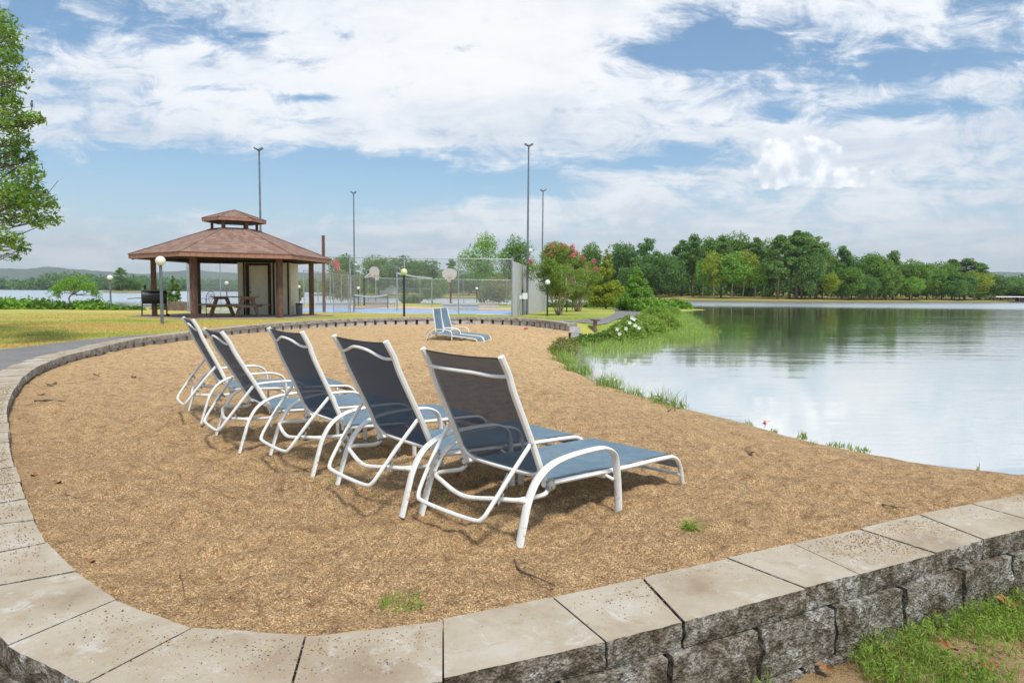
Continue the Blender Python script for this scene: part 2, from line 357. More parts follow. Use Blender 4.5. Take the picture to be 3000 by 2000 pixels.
def f_water(g):
    p = GP(g); x, y, z = g.xyz(p)
    far = g.m('POWER', g.m('MAXIMUM', y, 1), 1.0)
    q = g.comb(g.m('MULTIPLY', x, .22), y, 0)
    w1 = g.noise(q, .9, 3, .55, .6); w2 = g.noise(g.vm('ADD', q, (3, 8, 0)), 4.2, 3, .55, .3); w3 = g.noise(q, .16, 3, .5)
    band = g.mr(w3, .35, .62, .12, 1)
    band = g.m('MULTIPLY', band, g.mr(y, 9, 24, .28, 1)); band = g.m('ADD', band, g.mr(g.m('SUBTRACT', x, g.m('MULTIPLY', y, .52)), -4, 14, 0, 1.3))
    h = g.m('MULTIPLY', g.m('ADD', g.m('MULTIPLY', w1, 1.0), g.m('MULTIPLY', w2, .25)), band)
    w4 = g.noise(g.comb(g.m('MULTIPLY', x, .10), g.m('MULTIPLY', y, .35), 3), 1.0, 3, .6)
    h = g.m('ADD', h, g.m('MULTIPLY', w4, g.mr(y, 64, 84, 0, 4.5)))
    bp = g.bump(h, .45, .035)
    gl = g.n('ShaderNodeBsdfGlossy'); g.set(gl.inputs['Roughness'], g.mr(y, 72, 105, .045, .30)); gl.inputs['Color'].default_value = (1, .985, .96, 1); g.set(gl.inputs['Normal'], bp)
    df = pr(g, (.60, .61, .58), .5, spec=0)
    fr = g.n('ShaderNodeFresnel'); fr.inputs[0].default_value = 1.33; g.set(fr.inputs['Normal'], bp)
    f = g.mr(fr.outputs[0], .0, .72, .36, .99, False)
    m = g.n('ShaderNodeMixShader'); g.set(m.inputs[0], f); g.t.links.new(df, m.inputs[1]); g.t.links.new(gl.outputs[0], m.inputs[2]); return m.outputs[0]
def f_sling(g, c=(.165, .255, .325), under=None, see=.08):
    o = OC(g); x, y, z = g.xyz(o)
    wv = g.m('MULTIPLY', g.m('ADD', g.m('SINE', g.m('MULTIPLY', y, 1400)), g.m('SINE', g.m('MULTIPLY', g.m('ADD', x, z), 1400))), .25)
    n = g.noise(o, 9, 6, .7); st = g.noise(o, 45, 3, .6)
    col = g.mix(g.mr(n, .4, .7, 0, .4), c, tuple(k * 1.5 + .02 for k in c)); col = g.mix(g.mr(st, .69, .76, 0, .55), col, (.5, .5, .48))
    if under: col = g.mix(g.n('ShaderNodeNewGeometry').outputs['Backfacing'], col, under)  # rear side coloured darker, painting in the shade behind the backrest
    b = pr(g, col, .6, g.bump(wv, .25, .002), spec=.3)
    tl = g.n('ShaderNodeBsdfTranslucent'); g.set(tl.inputs[0], (.03, .05, .085, 1))
    m0 = g.n('ShaderNodeMixShader'); m0.inputs[0].default_value = .22; g.t.links.new(b, m0.inputs[1]); g.t.links.new(tl.outputs[0], m0.inputs[2])
    tr = g.n('ShaderNodeBsdfTransparent'); m = g.n('ShaderNodeMixShader'); m.inputs[0].default_value = see
    g.t.links.new(m0.outputs[0], m.inputs[1]); g.t.links.new(tr.outputs[0], m.inputs[2]); return m.outputs[0]
def f_frame(g):
    o = OC(g); n = g.noise(o, 5, 6, .7); z = g.xyz(o)[2]
    col = g.mix(g.mr(n, .35, .7, 0, .35), (.80, .79, .75), (.62, .60, .53))
    ru = g.m('MULTIPLY', g.mr(g.noise(o, 22, 6, .8), .53, .68), g.mr(z, .02, .30, 1.0, .22)); col = g.mix(ru, col, (.42, .30, .16))
    return pr(g, col, .38, g.bump(g.noise(o, 60, 3, .6), .06, .002), spec=.5)
def f_shingle(g):
    o = OC(g); x, y, z = g.xyz(o)
    row = g.m('MULTIPLY', z, 1 / .072); ri = g.m('FLOOR', row); fr = g.m('FRACT', row)
    ang = g.m('ARCTAN2', y, x); rad = g.vm('LENGTH', g.comb(x, y, 0))
    colp = g.m('ADD', g.m('MULTIPLY', g.m('MULTIPLY', ang, 4.0), 3.2), g.m('MULTIPLY', ri, .37))
    cell = g.comb(g.m('FLOOR', colp), ri, 0); wn = g.n('ShaderNodeTexWhiteNoise'); g.set(wn.inputs[0], cell)
    c = g.ramp(wn.outputs[0], [(0, (.20, .12, .093)), (.5, (.25, .155, .12)), (1, (.31, .205, .16))])
    c = g.mix(g.mr(fr, .0, .25, .8, 0, ), c, (.10, .05, .04))
    c = g.mix(g.mr(g.noise(o, 1.3, 5, .6), .55, .72, 0, .45), c, (.20, .15, .13))
    return pr(g, c, .9, g.bump(fr, .5, .01), spec=.2)
def f_chain(g):
    o = OC(g); x, y, z = g.xyz(o); k = 2 * PI / .075
    a = g.m('ABSOLUTE', g.m('SINE', g.m('MULTIPLY', g.m('ADD', g.m('ADD', x, y), z), k / 2)))
    b = g.m('ABSOLUTE', g.m('SINE', g.m('MULTIPLY', g.m('SUBTRACT', g.m('ADD', x, y), z), k / 2)))
    mk = g.m('LESS_THAN', g.m('MINIMUM', a, b), .13)
    return pr(g, (.42, .44, .45), .5, metal=.5, alpha=mk)
def f_net(g):
    o = OC(g); x, y, z = g.xyz(o); k = PI / .09
    a = g.m('ABSOLUTE', g.m('SINE', g.m('MULTIPLY', g.m('ADD', x, y), k))); b = g.m('ABSOLUTE', g.m('SINE', g.m('MULTIPLY', z, k)))
    return pr(g, (.03, .03, .03), .8, alpha=g.m('LESS_THAN', g.m('MINIMUM', a, b), .28))
def f_corr(g):
    o = OC(g); n = g.noise(g.vm('MULTIPLY', o, (1, 1, .25)), 2.5, 6, .65)
    c = g.mix(g.mr(n, .4, .7, 0, .5), (.50, .50, .50), (.34, .34, .35)); c = g.mix(g.mr(g.noise(g.vm('MULTIPLY', o, (3, 3, .4)), 4, 5, .7), .6, .75, 0, .35), c, (.30, .25, .2))
    return pr(g, c, .5, metal=.2)
def f_wood(g, c=(.17, .075, .05), dark=.5):
    o = OC(g); n = g.noise(g.vm('MULTIPLY', o, (6, 6, .8)), 5, 6, .65)
    col = g.mix(g.mr(n, .35, .68), tuple(k * dark for k in c), tuple(k * 1.25 for k in c))
    return pr(g, col, .75, g.bump(n, .3, .006), spec=.25)
def f_bark(g, c=(.16, .12, .09)):
    o = OC(g); n = g.noise(g.vm('MULTIPLY', o, (1, 1, .25)), 14, 6, .7)
    return pr(g, g.mix(g.mr(n, .35, .65), tuple(k * .45 for k in c), tuple(k * 1.3 for k in c)), .95, g.bump(n, .8, .03), spec=.1)
def f_globe(g): return pr(g, g.mix(g.mr(g.noise(OC(g), 9, 5, .7), .45, .75, 0, .35), (.80, .80, .74), (.58, .58, .44)), .3, spec=.5, **{'Subsurface Weight': .15})
def f_hill(g):
    p = GP(g); n = g.noise(p, .02, 6, .65); n2 = g.noise(p, .09, 4, .7)
    return pr(g, g.mix(g.mr(g.m('ADD', g.m('MULTIPLY', n, .5), g.m('MULTIPLY', n2, .5)), .38, .62), (.025, .05, .018), (.09, .13, .04)), .95, g.bump(n2, 1, 6), spec=.05)
def f_bank(g):
    p = GP(g); n = g.noise(p, .12, 6, .65); n2 = g.noise(p, 1.2, 4, .7)
    c = g.ramp(g.m('ADD', g.m('MULTIPLY', n, .7), g.m('MULTIPLY', n2, .3)), [(.36, (.30, .20, .09)), (.47, (.30, .25, .08)), (.6, (.22, .23, .06))])
    c = g.mix(g.mr(g.xyz(p)[2], -.3, .12, 1, 0), c, (.13, .10, .075))
    return pr(g, c, .95, spec=.1)
def f_court(g):
    p = GP(g); n = g.noise(p, .6, 6, .6)
    return pr(g, g.mix(g.mr(n, .35, .7, 0, .5), (.24, .38, .62), (.50, .56, .66)), .6, spec=.3)
def f_slab(g):
    p = GP(g); n = g.noise(p, 1.2, 7, .65); return pr(g, g.ramp(n, [(.35, (.20, .15, .11)), (.6, (.36, .29, .22))]), .85, g.bump(g.noise(p, 60, 3, .6), .3, .004), spec=.3)
def isl(name, cols, rough=.8):
    return mat(name, lambda g: pr(g, g.ramp(g.n('ShaderNodeNewGeometry').outputs['Random Per Island'], [(i / (len(cols) - 1), c) for i, c in enumerate(cols)]), rough, spec=.3))

MT = dict(sand=mat('pea_gravel_sand', f_sand), grass=mat('dry_lawn', f_grass), asphalt=mat('asphalt', f_asphalt), cap=mat('concrete_cap', f_cap),
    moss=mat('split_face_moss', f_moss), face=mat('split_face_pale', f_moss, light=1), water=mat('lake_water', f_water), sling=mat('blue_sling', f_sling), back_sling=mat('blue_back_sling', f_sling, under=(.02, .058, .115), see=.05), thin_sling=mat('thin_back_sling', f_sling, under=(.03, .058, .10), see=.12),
    frame=mat('white_powder_coat', f_frame), shingle=mat('brown_shingle', f_shingle), chain=mat('chain_link', f_chain), net=mat('sport_net', f_net), corr=mat('corrugated_sheet', f_corr),
    post=mat('stained_timber', f_wood, c=(.165, .09, .068)), dpost=mat('dark_timber', f_wood, c=(.05, .03, .022)), fascia=mat('fascia_timber', f_wood, c=(.33, .17, .12), dark=.75),
    table=mat('table_timber', f_wood, c=(.31, .205, .155), dark=.6), grey_wood=mat('weathered_wood', f_wood, c=(.19, .15, .115)), bark=mat('bark', f_bark), pale_bark=mat('pale_bark', f_bark, c=(.42, .33, .23)),
    globe=mat('opal_globe', f_globe), hill=mat('wooded_hill', f_hill), bank=mat('bank_grass', f_bank), court=mat('court_paint', f_court), slab=mat('slab_concrete', f_slab))
MT['black'] = M_('black_paint', (.025, .026, .028), .45, spec=.4)
MT['dgrey'] = M_('dark_grey_paint', (.13, .15, .18), .45)
MT['galv'] = M_('galvanised_steel', (.36, .38, .41), .45, metal=.4, dirt=(.2, .2, .2))
MT['cream'] = M_('cream_paint', (.66, .60, .46), .6, var=.08, dirt=(.38, .32, .22), damt=.4)
MT['white'] = M_('white_paint', (.72, .73, .74), .5, var=.08)
MT['bracket'] = M_('grey_cast_bracket', (.30, .30, .29), .45, dirt=(.28, .2, .1))
MT['smooth_block'] = M_('smooth_concrete_block', (.47, .455, .44), .85, var=.2, dirt=(.3, .27, .22), bscale=120, bmp=.3)
MT['conc'] = M_('bench_concrete', (.50, .48, .45), .85, var=.15, dirt=(.3, .28, .24))
MT['tan'] = M_('tan_sand', (.60, .44, .29), .95, var=.12, scale=2, spec=.1)
MT['orange'] = M_('orange_rim', (.55, .16, .08), .5)
MT['deadleaf'] = M_('dead_leaf', (.33, .14, .05), .7, var=.4, scale=30)
MT['stick'] = M_('dry_stick', (.14, .09, .065), .9, var=.4, scale=30)
MT['grain'] = isl('loose_grains', [(.09, .05, .03), (.30, .18, .08), (.48, .30, .13), (.20, .12, .07), (.62, .48, .27), (.16, .10, .07)])
MT['leaf_oak'] = leafmat('oak_leaves', [(.05, .10, .018), (.085, .16, .028), (.13, .22, .04), (.20, .26, .06)], .45)
MT['leaf_myrtle'] = leafmat('myrtle_leaves', [(.07, .13, .022), (.11, .19, .03), (.16, .24, .04), (.17, .15, .045)])
MT['leaf_bright'] = leafmat('bright_leaves', [(.07, .15, .02), (.12, .24, .03), (.20, .33, .05)])
MT['leaf_yellow'] = leafmat('yellow_green_leaves', [(.16, .22, .02), (.26, .32, .03), (.38, .38, .05)])
MT['leaf_dark'] = leafmat('dark_leaves', [(.04, .085, .025), (.06, .12, .03), (.085, .155, .04)])
MT['leaf_mid'] = leafmat('mid_leaves', [(.05, .10, .018), (.08, .15, .026), (.12, .20, .035)])
MT['leaf_pine'] = leafmat('pine_needles', [(.05, .10, .025), (.08, .15, .035), (.12, .19, .05)], .3)
MT['leaf_brown'] = leafmat('brownish_leaves', [(.12, .10, .04), (.16, .15, .05), (.12, .16, .04)])
MT['leaf_reed'] = leafmat('reed_leaves', [(.07, .12, .025), (.15, .23, .04), (.22, .32, .06), (.33, .40, .12)], .35)
MT['leaf_weed'] = leafmat('weed_leaves', [(.10, .19, .02), (.16, .27, .04), (.25, .34, .06), (.36, .38, .10)], .4)
MT['turf'] = mat('turf_blades', f_grass)
MT['pink'] = leafmat('pink_blossom', [(.60, .10, .14), (.74, .20, .25), (.80, .36, .38)], .31)
MT['petal'] = leafmat('white_petals', [(.75, .74, .62), (.82, .80, .72)], .31)

# ------------------------------------------------------------------ land layout
WATER = -.35
def Tz(x, y): return .04 + .0092 * max(0.0, min(y, 28))          # top of the retaining wall
wall_px = [(3000, 1450), (2740, 1495), (2470, 1563), (2100, 1640), (1860, 1700), (1500, 1775), (1240, 1835), (1000, 1868), (770, 1882), (620, 1875), (450, 1830), (262, 1710),
           (130, 1600), (85, 1480), (40, 1360), (22, 1250), (24, 1180), (48, 1130), (90, 1085), (180, 1045), (290, 1018), (400, 992), (540, 975), (700, 957), (850, 944), (1000, 935), (1200, 929), (1400, 928), (1550, 934), (1670, 948)]
wi = np.array([P(u, v, Tz)[:2] for u, v in wall_px])
wi = np.vstack([[wi[0] + (wi[0] - wi[2]) * 1.5], wi])
wi = catmull(wi, 8)
seg = np.r_[0, np.cumsum(np.linalg.norm(np.diff(wi, axis=0), axis=1))]; L_ = seg[-1]
def resample(pts, n):
    s = np.r_[0, np.cumsum(np.linalg.norm(np.diff(pts, axis=0), axis=1))]; t = np.linspace(0, s[-1], n)
    return np.stack([np.interp(t, s, pts[:, k]) for k in range(pts.shape[1])], 1)
wi = resample(wi, 260)
for _ in range(6): wi[1:-1] = .25 * wi[:-2] + .5 * wi[1:-1] + .25 * wi[2:]
WW = .37
tn = np.gradient(wi, axis=0); tn /= np.linalg.norm(tn, axis=1)[:, None]
wn_ = np.c_[-tn[:, 1], tn[:, 0]]                                   # outward: wall runs clockwise round the sand
if sdist(*(wi[130] + wn_[130] * .3), wi)[0] > 0: wn_ = -wn_
wo_ = wi + wn_ * WW
shore_px = [(3000, 1405), (2700, 1368), (2400, 1308), (2200, 1250), (2000, 1200), (1850, 1155), (1750, 1120), (1690, 1088), (1655, 1062), (1635, 1040), (1632, 1018)]
sh = np.array([P(u, v, WATER)[:2] for u, v in shore_px])
sh = catmull(np.vstack([[7.2, 3.9], sh]), 5)
SANDP = np.vstack([wi, sh[::-1]])
cove = np.array([P(u, v, WATER)[:2] for u, v in [(1640, 1005), (1690, 992), (1790, 985), (1880, 975), (1950, 950), (1965, 925), (1990, 912)]])
LAND = np.vstack([[[60, -30], [22, -6], [10, 1.5]], sh, cove, [[20, 70], [17, 78], [8, 84], [-4, 88], [-18, 86], [-24, 74], [-24, 62], [-26, 54], [-32, 44], [-42, 39], [-60, 30], [-90, 10], [-90, -30]]])
def sand_h(x, y):
    d = np.minimum.reduce([np.hypot(x - a, y - b) for a, b in sh[::2]])
    return WATER + .09 * ss(d / .30) + .26 * ss(d / 2.8)
def lawn_h(x, y):
    x = np.asarray(x, float); y = np.asarray(y, float)
    tz = .04 + .0092 * np.clip(y, 0, 18) - .035
    left = ss((y - 3.5) / 4.5) * ss((-x + .5) / 2)
    h = -.27 + (tz + .27) * np.maximum(left, ss((y - 20) / 2))
    h = h - .011 * np.clip(y - 28, 0, 30) - .13 * ss((x + 3) / 5) * ss((y - 27) / 10)
    return h
def TH(x, y):
    x = np.atleast_1d(np.asarray(x, float)); y = np.atleast_1d(np.asarray(y, float))
    d = sdist(x, y, LAND); b = lawn_h(x, y)
    h = np.where(d > 0, WATER + .01 + (b - WATER) * ss(d / 1.0), np.maximum(WATER + .5 * d, -1.3))
    ds = sdist(x, y, SANDP); h = np.where(ds > -.2, np.minimum(h, sand_h(x, y)) - .12, h)
    dc = sdist(x, y, [(-17.9, 37.65), (0, 37.65), (2.9, 62.1), (-16.2, 62.1)]); h = np.where(dc > -.3, h - .16, h)
    return h + .012 * fbm(x, y, .8, 3, 5) * (ds < -.3)
def th(x, y): return float(TH(x, y)[0])
def PG(u, v): return P(u, v, lambda x, y: float(lawn_h(x, y)))      # a spot on the lawn

def axis(*segs): return np.concatenate([np.arange(a, b, st) for a, b, st in segs])
gx = axis((-92, -46, 3), (-46, -11, .8), (-11, 5, .16), (5, 24, .5), (24, 61, 3)); gy = axis((-30, 0, 2), (0, 30, .16), (30, 92, .7))
X, Y = np.meshgrid(gx, gy, indexing='ij')
mb = MB(); mb.grid(np.stack([X, Y, TH(X.ravel(), Y.ravel()).reshape(X.shape)], -1))
tag(mb.build('ground', MT['grass'], smooth=True), 'lawn of dry yellow and green grass', kind='structure')
# sand, gravelly, with dents and small heaps
rr = np.concatenate([2.0 * np.exp(np.arange(0, 470) * .0058)]); ta = np.radians(np.arange(-66, 62, .27))
rr = rr[rr < 31]
Rr, Ta = np.meshgrid(rr, ta, indexing='ij'); X = Rr * np.sin(Ta); Y = Rr * np.cos(Ta)
ds = sdist(X.ravel(), Y.ravel(), SANDP).reshape(X.shape)
Z = sand_h(X, Y)
fade = 1 / (1 + (Rr / 14) ** 2)
hh = .050 * fbm(X, Y, .55, 3, 1) + .034 * fbm(X * .7, Y, 5.5, 2, 8) + .070 * fbm(X, Y, 2.6, 3, 2) * (.5 + fbm(X, Y, .7, 2, 9)).clip(.15, 1.2) + .040 * fbm(X, Y, 9, 3, 3) + .010 * fbm(X, Y, 40, 2, 4) * fade
wallclose = ss(ds / .45)
shx = np.minimum.reduce([np.hypot(X - a, Y - b) for a, b in sh[::2]]); wlx = np.minimum.reduce([np.hypot(X - a, Y - b) for a, b in wi[::3]])
sgn = np.where((ds < 0) & (shx < wlx), -1.0, 1.0); Z = np.where(sgn < 0, WATER + .35 * ds, WATER + .09 * ss(ds / .30) * (shx < 1.2) + .09 * (shx >= 1.2) + .26 * ss(shx / 2.8)); Z = np.where((sgn > 0) & (shx < 1.2) & (wlx < .5), sand_h(X, Y), Z)
Z = Z + hh * (.4 + .6 * wallclose) * ss(shx / 1.2 + .03)
SZ = Z
okv = ((ds > -.16) | ((ds > -.7) & (shx < wlx))) & (Y > .6)
fi = np.arange(X.size).reshape(X.shape)
keep = okv[:-1, :-1] & okv[1:, :-1] & okv[:-1, 1:] & okv[1:, 1:]
F = np.stack([fi[:-1, :-1], fi[:-1, 1:], fi[1:, 1:], fi[1:, :-1]], -1)[keep]
used = np.unique(F); remap = -np.ones(X.size, int); remap[used] = np.arange(len(used))
mb = MB(); mb.add(np.stack([X.ravel(), Y.ravel(), Z.ravel()], 1)[used], remap[F])
tag(mb.build('sand', MT['sand'], smooth=True), 'coarse brown beach sand inside the block wall', kind='structure')
def sandz(x, y):
    x = np.asarray(x, float); y = np.asarray(y, float); r = np.hypot(x, y)
    return sand_h(x, y) + .050 * fbm(x, y, .55, 3, 1) + .034 * fbm(x * .7, y, 5.5, 2, 8) + .070 * fbm(x, y, 2.6, 3, 2) * (.5 + fbm(x, y, .7, 2, 9)).clip(.15, 1.2) + .040 * fbm(x, y, 9, 3, 3)
def PS(u, v):
    p = P(u, v, 0.0)
    return P(u, v, lambda x, y: float(sandz(np.array([x]), np.array([y]))[0]))
# water
mb = MB(); mb.add([[-9000, -400, WATER], [9000, -400, WATER], [9000, 9000, WATER], [-9000, 9000, WATER]], [[0, 1, 2, 3]])
tag(mb.build('water', MT['water']), 'calm lake water reflecting the sky', kind='structure')
# asphalt path, in two stretches beside the wall
def drape(poly_a, poly_b, n=60, m=5, up=.012, hf=None):
    a = resample(np.array(poly_a, float), n); b = resample(np.array(poly_b, float), n)
    t = np.linspace(0, 1, m)[None, :, None]; q = a[:, None] * (1 - t) + b[:, None] * t
    z = (hf or (lambda x, y: lawn_h(x, y) + .012))(q[..., 0].ravel(), q[..., 1].ravel()).reshape(n, m) + up
    return np.concatenate([q, z[..., None]], -1)
i0 = int(np.argmin(np.hypot(wi[:, 0] + 3.6, wi[:, 1] - 4.7))); i1 = int(np.argmin(np.hypot(wi[:, 0] + 7.8, wi[:, 1] - 16.5)))
inn = (wi + wn_ * (WW - .03))[i0:i1]; k = np.linspace(0, 1, len(inn))[:, None]
outr = inn + wn_[i0:i1] * (2.3 - 2.15 * np.clip((k - .35) / .65, 0, 1) ** 1.1)
mb = MB(); mb.grid(drape(inn, outr, 90, 6, .022))
pa = [PG(*q)[:2] for q in [(1300, 934), (1450, 937), (1569, 940), (1730, 936), (1800, 919), (1800, 908), (1787, 900), (1740, 896)]]
pb = [PG(*q)[:2] for q in [(1300, 937), (1450, 941), (1672, 944), (1818, 936), (1885, 921), (1885, 912), (1875, 906), (1800, 897)]]
mb.grid(drape(catmull(pa, 8), catmull(pb, 8), 80, 6, .03, TH))
tag(mb.build('path', MT['asphalt'], smooth=True), 'worn grey asphalt path', kind='structure')

# ------------------------------------------------------------------ retaining wall
rng = np.random.default_rng(4)
def wpt(s, off):
    """point of the wall line at arc length s, off metres outwards from the inner edge"""
    q = np.array([np.interp(s, SL, wi[:, 0]), np.interp(s, SL, wi[:, 1])]); n = np.array([np.interp(s, SL, wn_[:, 0]), np.interp(s, SL, wn_[:, 1])])
    return q + n / np.linalg.norm(n) * off
SL = np.r_[0, np.cumsum(np.linalg.norm(np.diff(wi, axis=0), axis=1))]
def block(mb, c4, z0, z1, n, rough_in, rough_out, mi_top, mi_in, mi_out, amp=.012, dz=0, seed=0):
    """c4: inner start, inner end, outer end, outer start; subdivided faces with rough split faces"""
    c4 = np.array(c4)
    def bil(a, b): return (c4[0] * (1 - a)[..., None] * (1 - b)[..., None] + c4[1] * a[..., None] * (1 - b)[..., None] + c4[2] * a[..., None] * b[..., None] + c4[3] * (1 - a)[..., None] * b[..., None])
    t = np.linspace(0, 1, n + 1); tv = np.linspace(0, 1, max(2, n // 2) + 1)
    nout = (c4[3] + c4[2] - c4[0] - c4[1]); nout = nout / np.linalg.norm(nout)
    def disp(p, z, w, sgn, fac):
        q = np.stack([p[..., 0], p[..., 1], z], -1)
        d = np.array([[noise.fractal(Vector(v) * 16, 1, 2.2, 4) + .7 * noise.noise(Vector(v) * 5 + Vector((seed, 0, 0))) for v in row] for row in q]) if fac else np.zeros(z.shape)
        q[..., :2] += nout * (sgn * fac * (.5 + d[..., None]) * w[..., None]); return q
    A, B = np.meshgrid(t, t, indexing='ij')
    A2, Zv = np.meshgrid(t, tv, indexing='ij')
    zf = z0 + (z1 - z0) * Zv
    edge = np.minimum(1, 3 * np.minimum(Zv, 1 - Zv)) * .7 + .3
    # outer and inner faces, shared rim positions with the top and bottom
    fo = disp(bil(A2, np.ones_like(A2)), zf, edge, 1, rough_out)
    fi_ = disp(bil(A2, np.zeros_like(A2)), zf, edge, -1, rough_in)
    top = np.concatenate([bil(A, B), np.full(A.shape + (1,), z1)], -1); top[:, -1] = fo[:, -1]; top[:, 0] = fi_[:, -1]
    top[..., 2] += dz * (A - .5)
    fo[:, -1] = top[:, -1]; fi_[:, -1] = top[:, 0]
    mb.grid(top, mi_top); mb.grid(fo[::-1], mi_out); mb.grid(fi_, mi_in)
    for a in (0, n):
        sd_ = np.stack([fi_[a], fo[a]], 0); mb.grid(sd_ if a else sd_[::-1], mi_in)
cap = MB(); low = MB()
s = 0.0; k = 0
while s < SL[-1] - .2:
    l = float(rng.uniform(.40, .50)); e = min(s + l, SL[-1]); y = wpt(s, 0)[1]; x = wpt(s, 0)[0]
    near = math.hypot(x, y); n = 14 if near < 3.6 else (8 if near < 7 else 3)
    sk = float(rng.uniform(-.02, .02)) + (.035 if k % 2 else -.035) * 0
    z1 = Tz(0, y) + float(rng.uniform(-.002, .002)); gap = .0025 + float(rng.uniform(0, .002))
    o1 = float(rng.uniform(-.008, .008)); sl = float([.09, -.02, .03, -.06, .10, 0][k % 6])
    c = [wpt(s + gap, o1), wpt(e - gap, o1), wpt(e - gap + sl, WW + o1), wpt(s + gap + (psl if k else 0), WW + o1)]
    psl = sl
    block(cap, c, z1 - .10, z1, n, .012, .016, 0, 1 if y > 4.8 else 2, 2 if y < 5.5 else 1, seed=k)
    s = e; k += 1
s = .1; k = 0
while s < SL[-1] - .4:
    l = .43; e = s + l; x, y = wpt(s, 0); near = math.hypot(x, y); n = 14 if near < 3.6 else (8 if near < 7 else 2)
    z1 = Tz(0, y) - .103; gi = .055 if y > 5 else .02
    for lay in range(2 if near < 9 else (1 if y < 14 else 2)):
        zt_ = z1 - lay * .203; zb = zt_ - (.20)
        so_ = (lay % 2) * .2; off = .03
        c = [wpt(s + so_ + gi, .035), wpt(e + so_ - gi, .035), wpt(e + so_ - .012, WW + off + lay * .02), wpt(s + so_ + .012, WW + off + lay * .02)]
        block(low, c, zb, zt_, n, 0.0 if y > 5 else .012, .022, 2 if y < 6 else 1, 3 if y > 5 else 2, 2 if y < 6 else 1, seed=k + 50)
    s = e; k += 1
wt = thing('retaining_wall', 'long curved wall of concrete blocks with flat cap stones round the sand', 'wall', (0, 0, 0))
mts = [MT['cap'], MT['face'], MT['moss'], MT['smooth_block']]
cap.build('cap_course', mts, wt, smooth=True); low.build('block_course', mts, wt, smooth=True)
for o in wt.children if False else []: pass
for nm in ('cap_course', 'block_course'):
    me = bpy.data.objects[nm].data
    try: me.set_sharp_from_angle(angle=R_(50))
    except Exception: pass
# a fill core so no light leaks through the joints
core = MB(); a = wi + wn_ * .10; b = wi + wn_ * (WW - .06)
for (p, q, sgn) in ((a, b, 1),):
    z = np.array([Tz(0, yy) - .012 for yy in wi[:, 1]])
    core.grid(np.stack([np.c_[p, z - .45], np.c_[p, z - .012], np.c_[q, z - .012], np.c_[q, z - .45]], 1)[3:-2])
core.build('mortar_core', M_('dark_joint_fill', (.05, .042, .03), .95), wt)

# loose grains: on the cap stones and over the near sand
def octs(mb, c, r, rng):
    n = len(c); base = np.array([[1, 0, 0], [-1, 0, 0], [0, 1, 0], [0, -1, 0], [0, 0, 1], [0, 0, -1]], float)
    f = np.array([[0, 2, 4], [2, 1, 4], [1, 3, 4], [3, 0, 4], [2, 0, 5], [1, 2, 5], [3, 1, 5], [0, 3, 5]])
    sc = r[:, None, None] * rng.uniform(.6, 1.2, (n, 6, 1)); v = c[:, None] + base[None] * sc
    a = rng.uniform(0, PI, n); ca, sa = np.cos(a), np.sin(a); d = v - c[:, None]
    v = c[:, None] + np.stack([d[..., 0] * ca[:, None] - d[..., 1] * sa[:, None], d[..., 0] * sa[:, None] + d[..., 1] * ca[:, None], d[..., 2] * .75], -1)
    mb.add(v.reshape(-1, 3), (f[None] + (np.arange(n) * 6)[:, None, None]).reshape(-1, 3))
mb = MB(); N = 52000
r = 2.2 * np.exp(rng.random(N) * math.log(6.0 / 2.2)); a = np.radians(rng.uniform(-52, 42, N)); x, y = r * np.sin(a), r * np.cos(a)
ok = sdist(x, y, SANDP) > .01; x, y = x[ok], y[ok]
octs(mb, np.c_[x, y, sandz(x, y) + .001], rng.uniform(.0016, .0038, len(x)), rng)
N = 12000; cx = rng.uniform(0, SL[-1] * .34, 60)
sss = np.concatenate([rng.normal(c, .22, N // 60) for c in cx]); ok = (sss > .05) & (sss < SL[-1] * .36); sss = sss[ok]
offs = rng.beta(1.3, 1.8, len(sss)) * (WW - .05) + .02
pp = np.array([wpt(s, o) for s, o in zip(sss, offs)])
octs(mb, np.c_[pp, [Tz(0, q[1]) + .003 for q in pp]], rng.uniform(.0018, .0048, len(pp)), rng)
tag(mb.build('loose_gravel', MT['grain']), 'loose pebbles and grains on the sand and cap stones', 'gravel', kind='stuff')

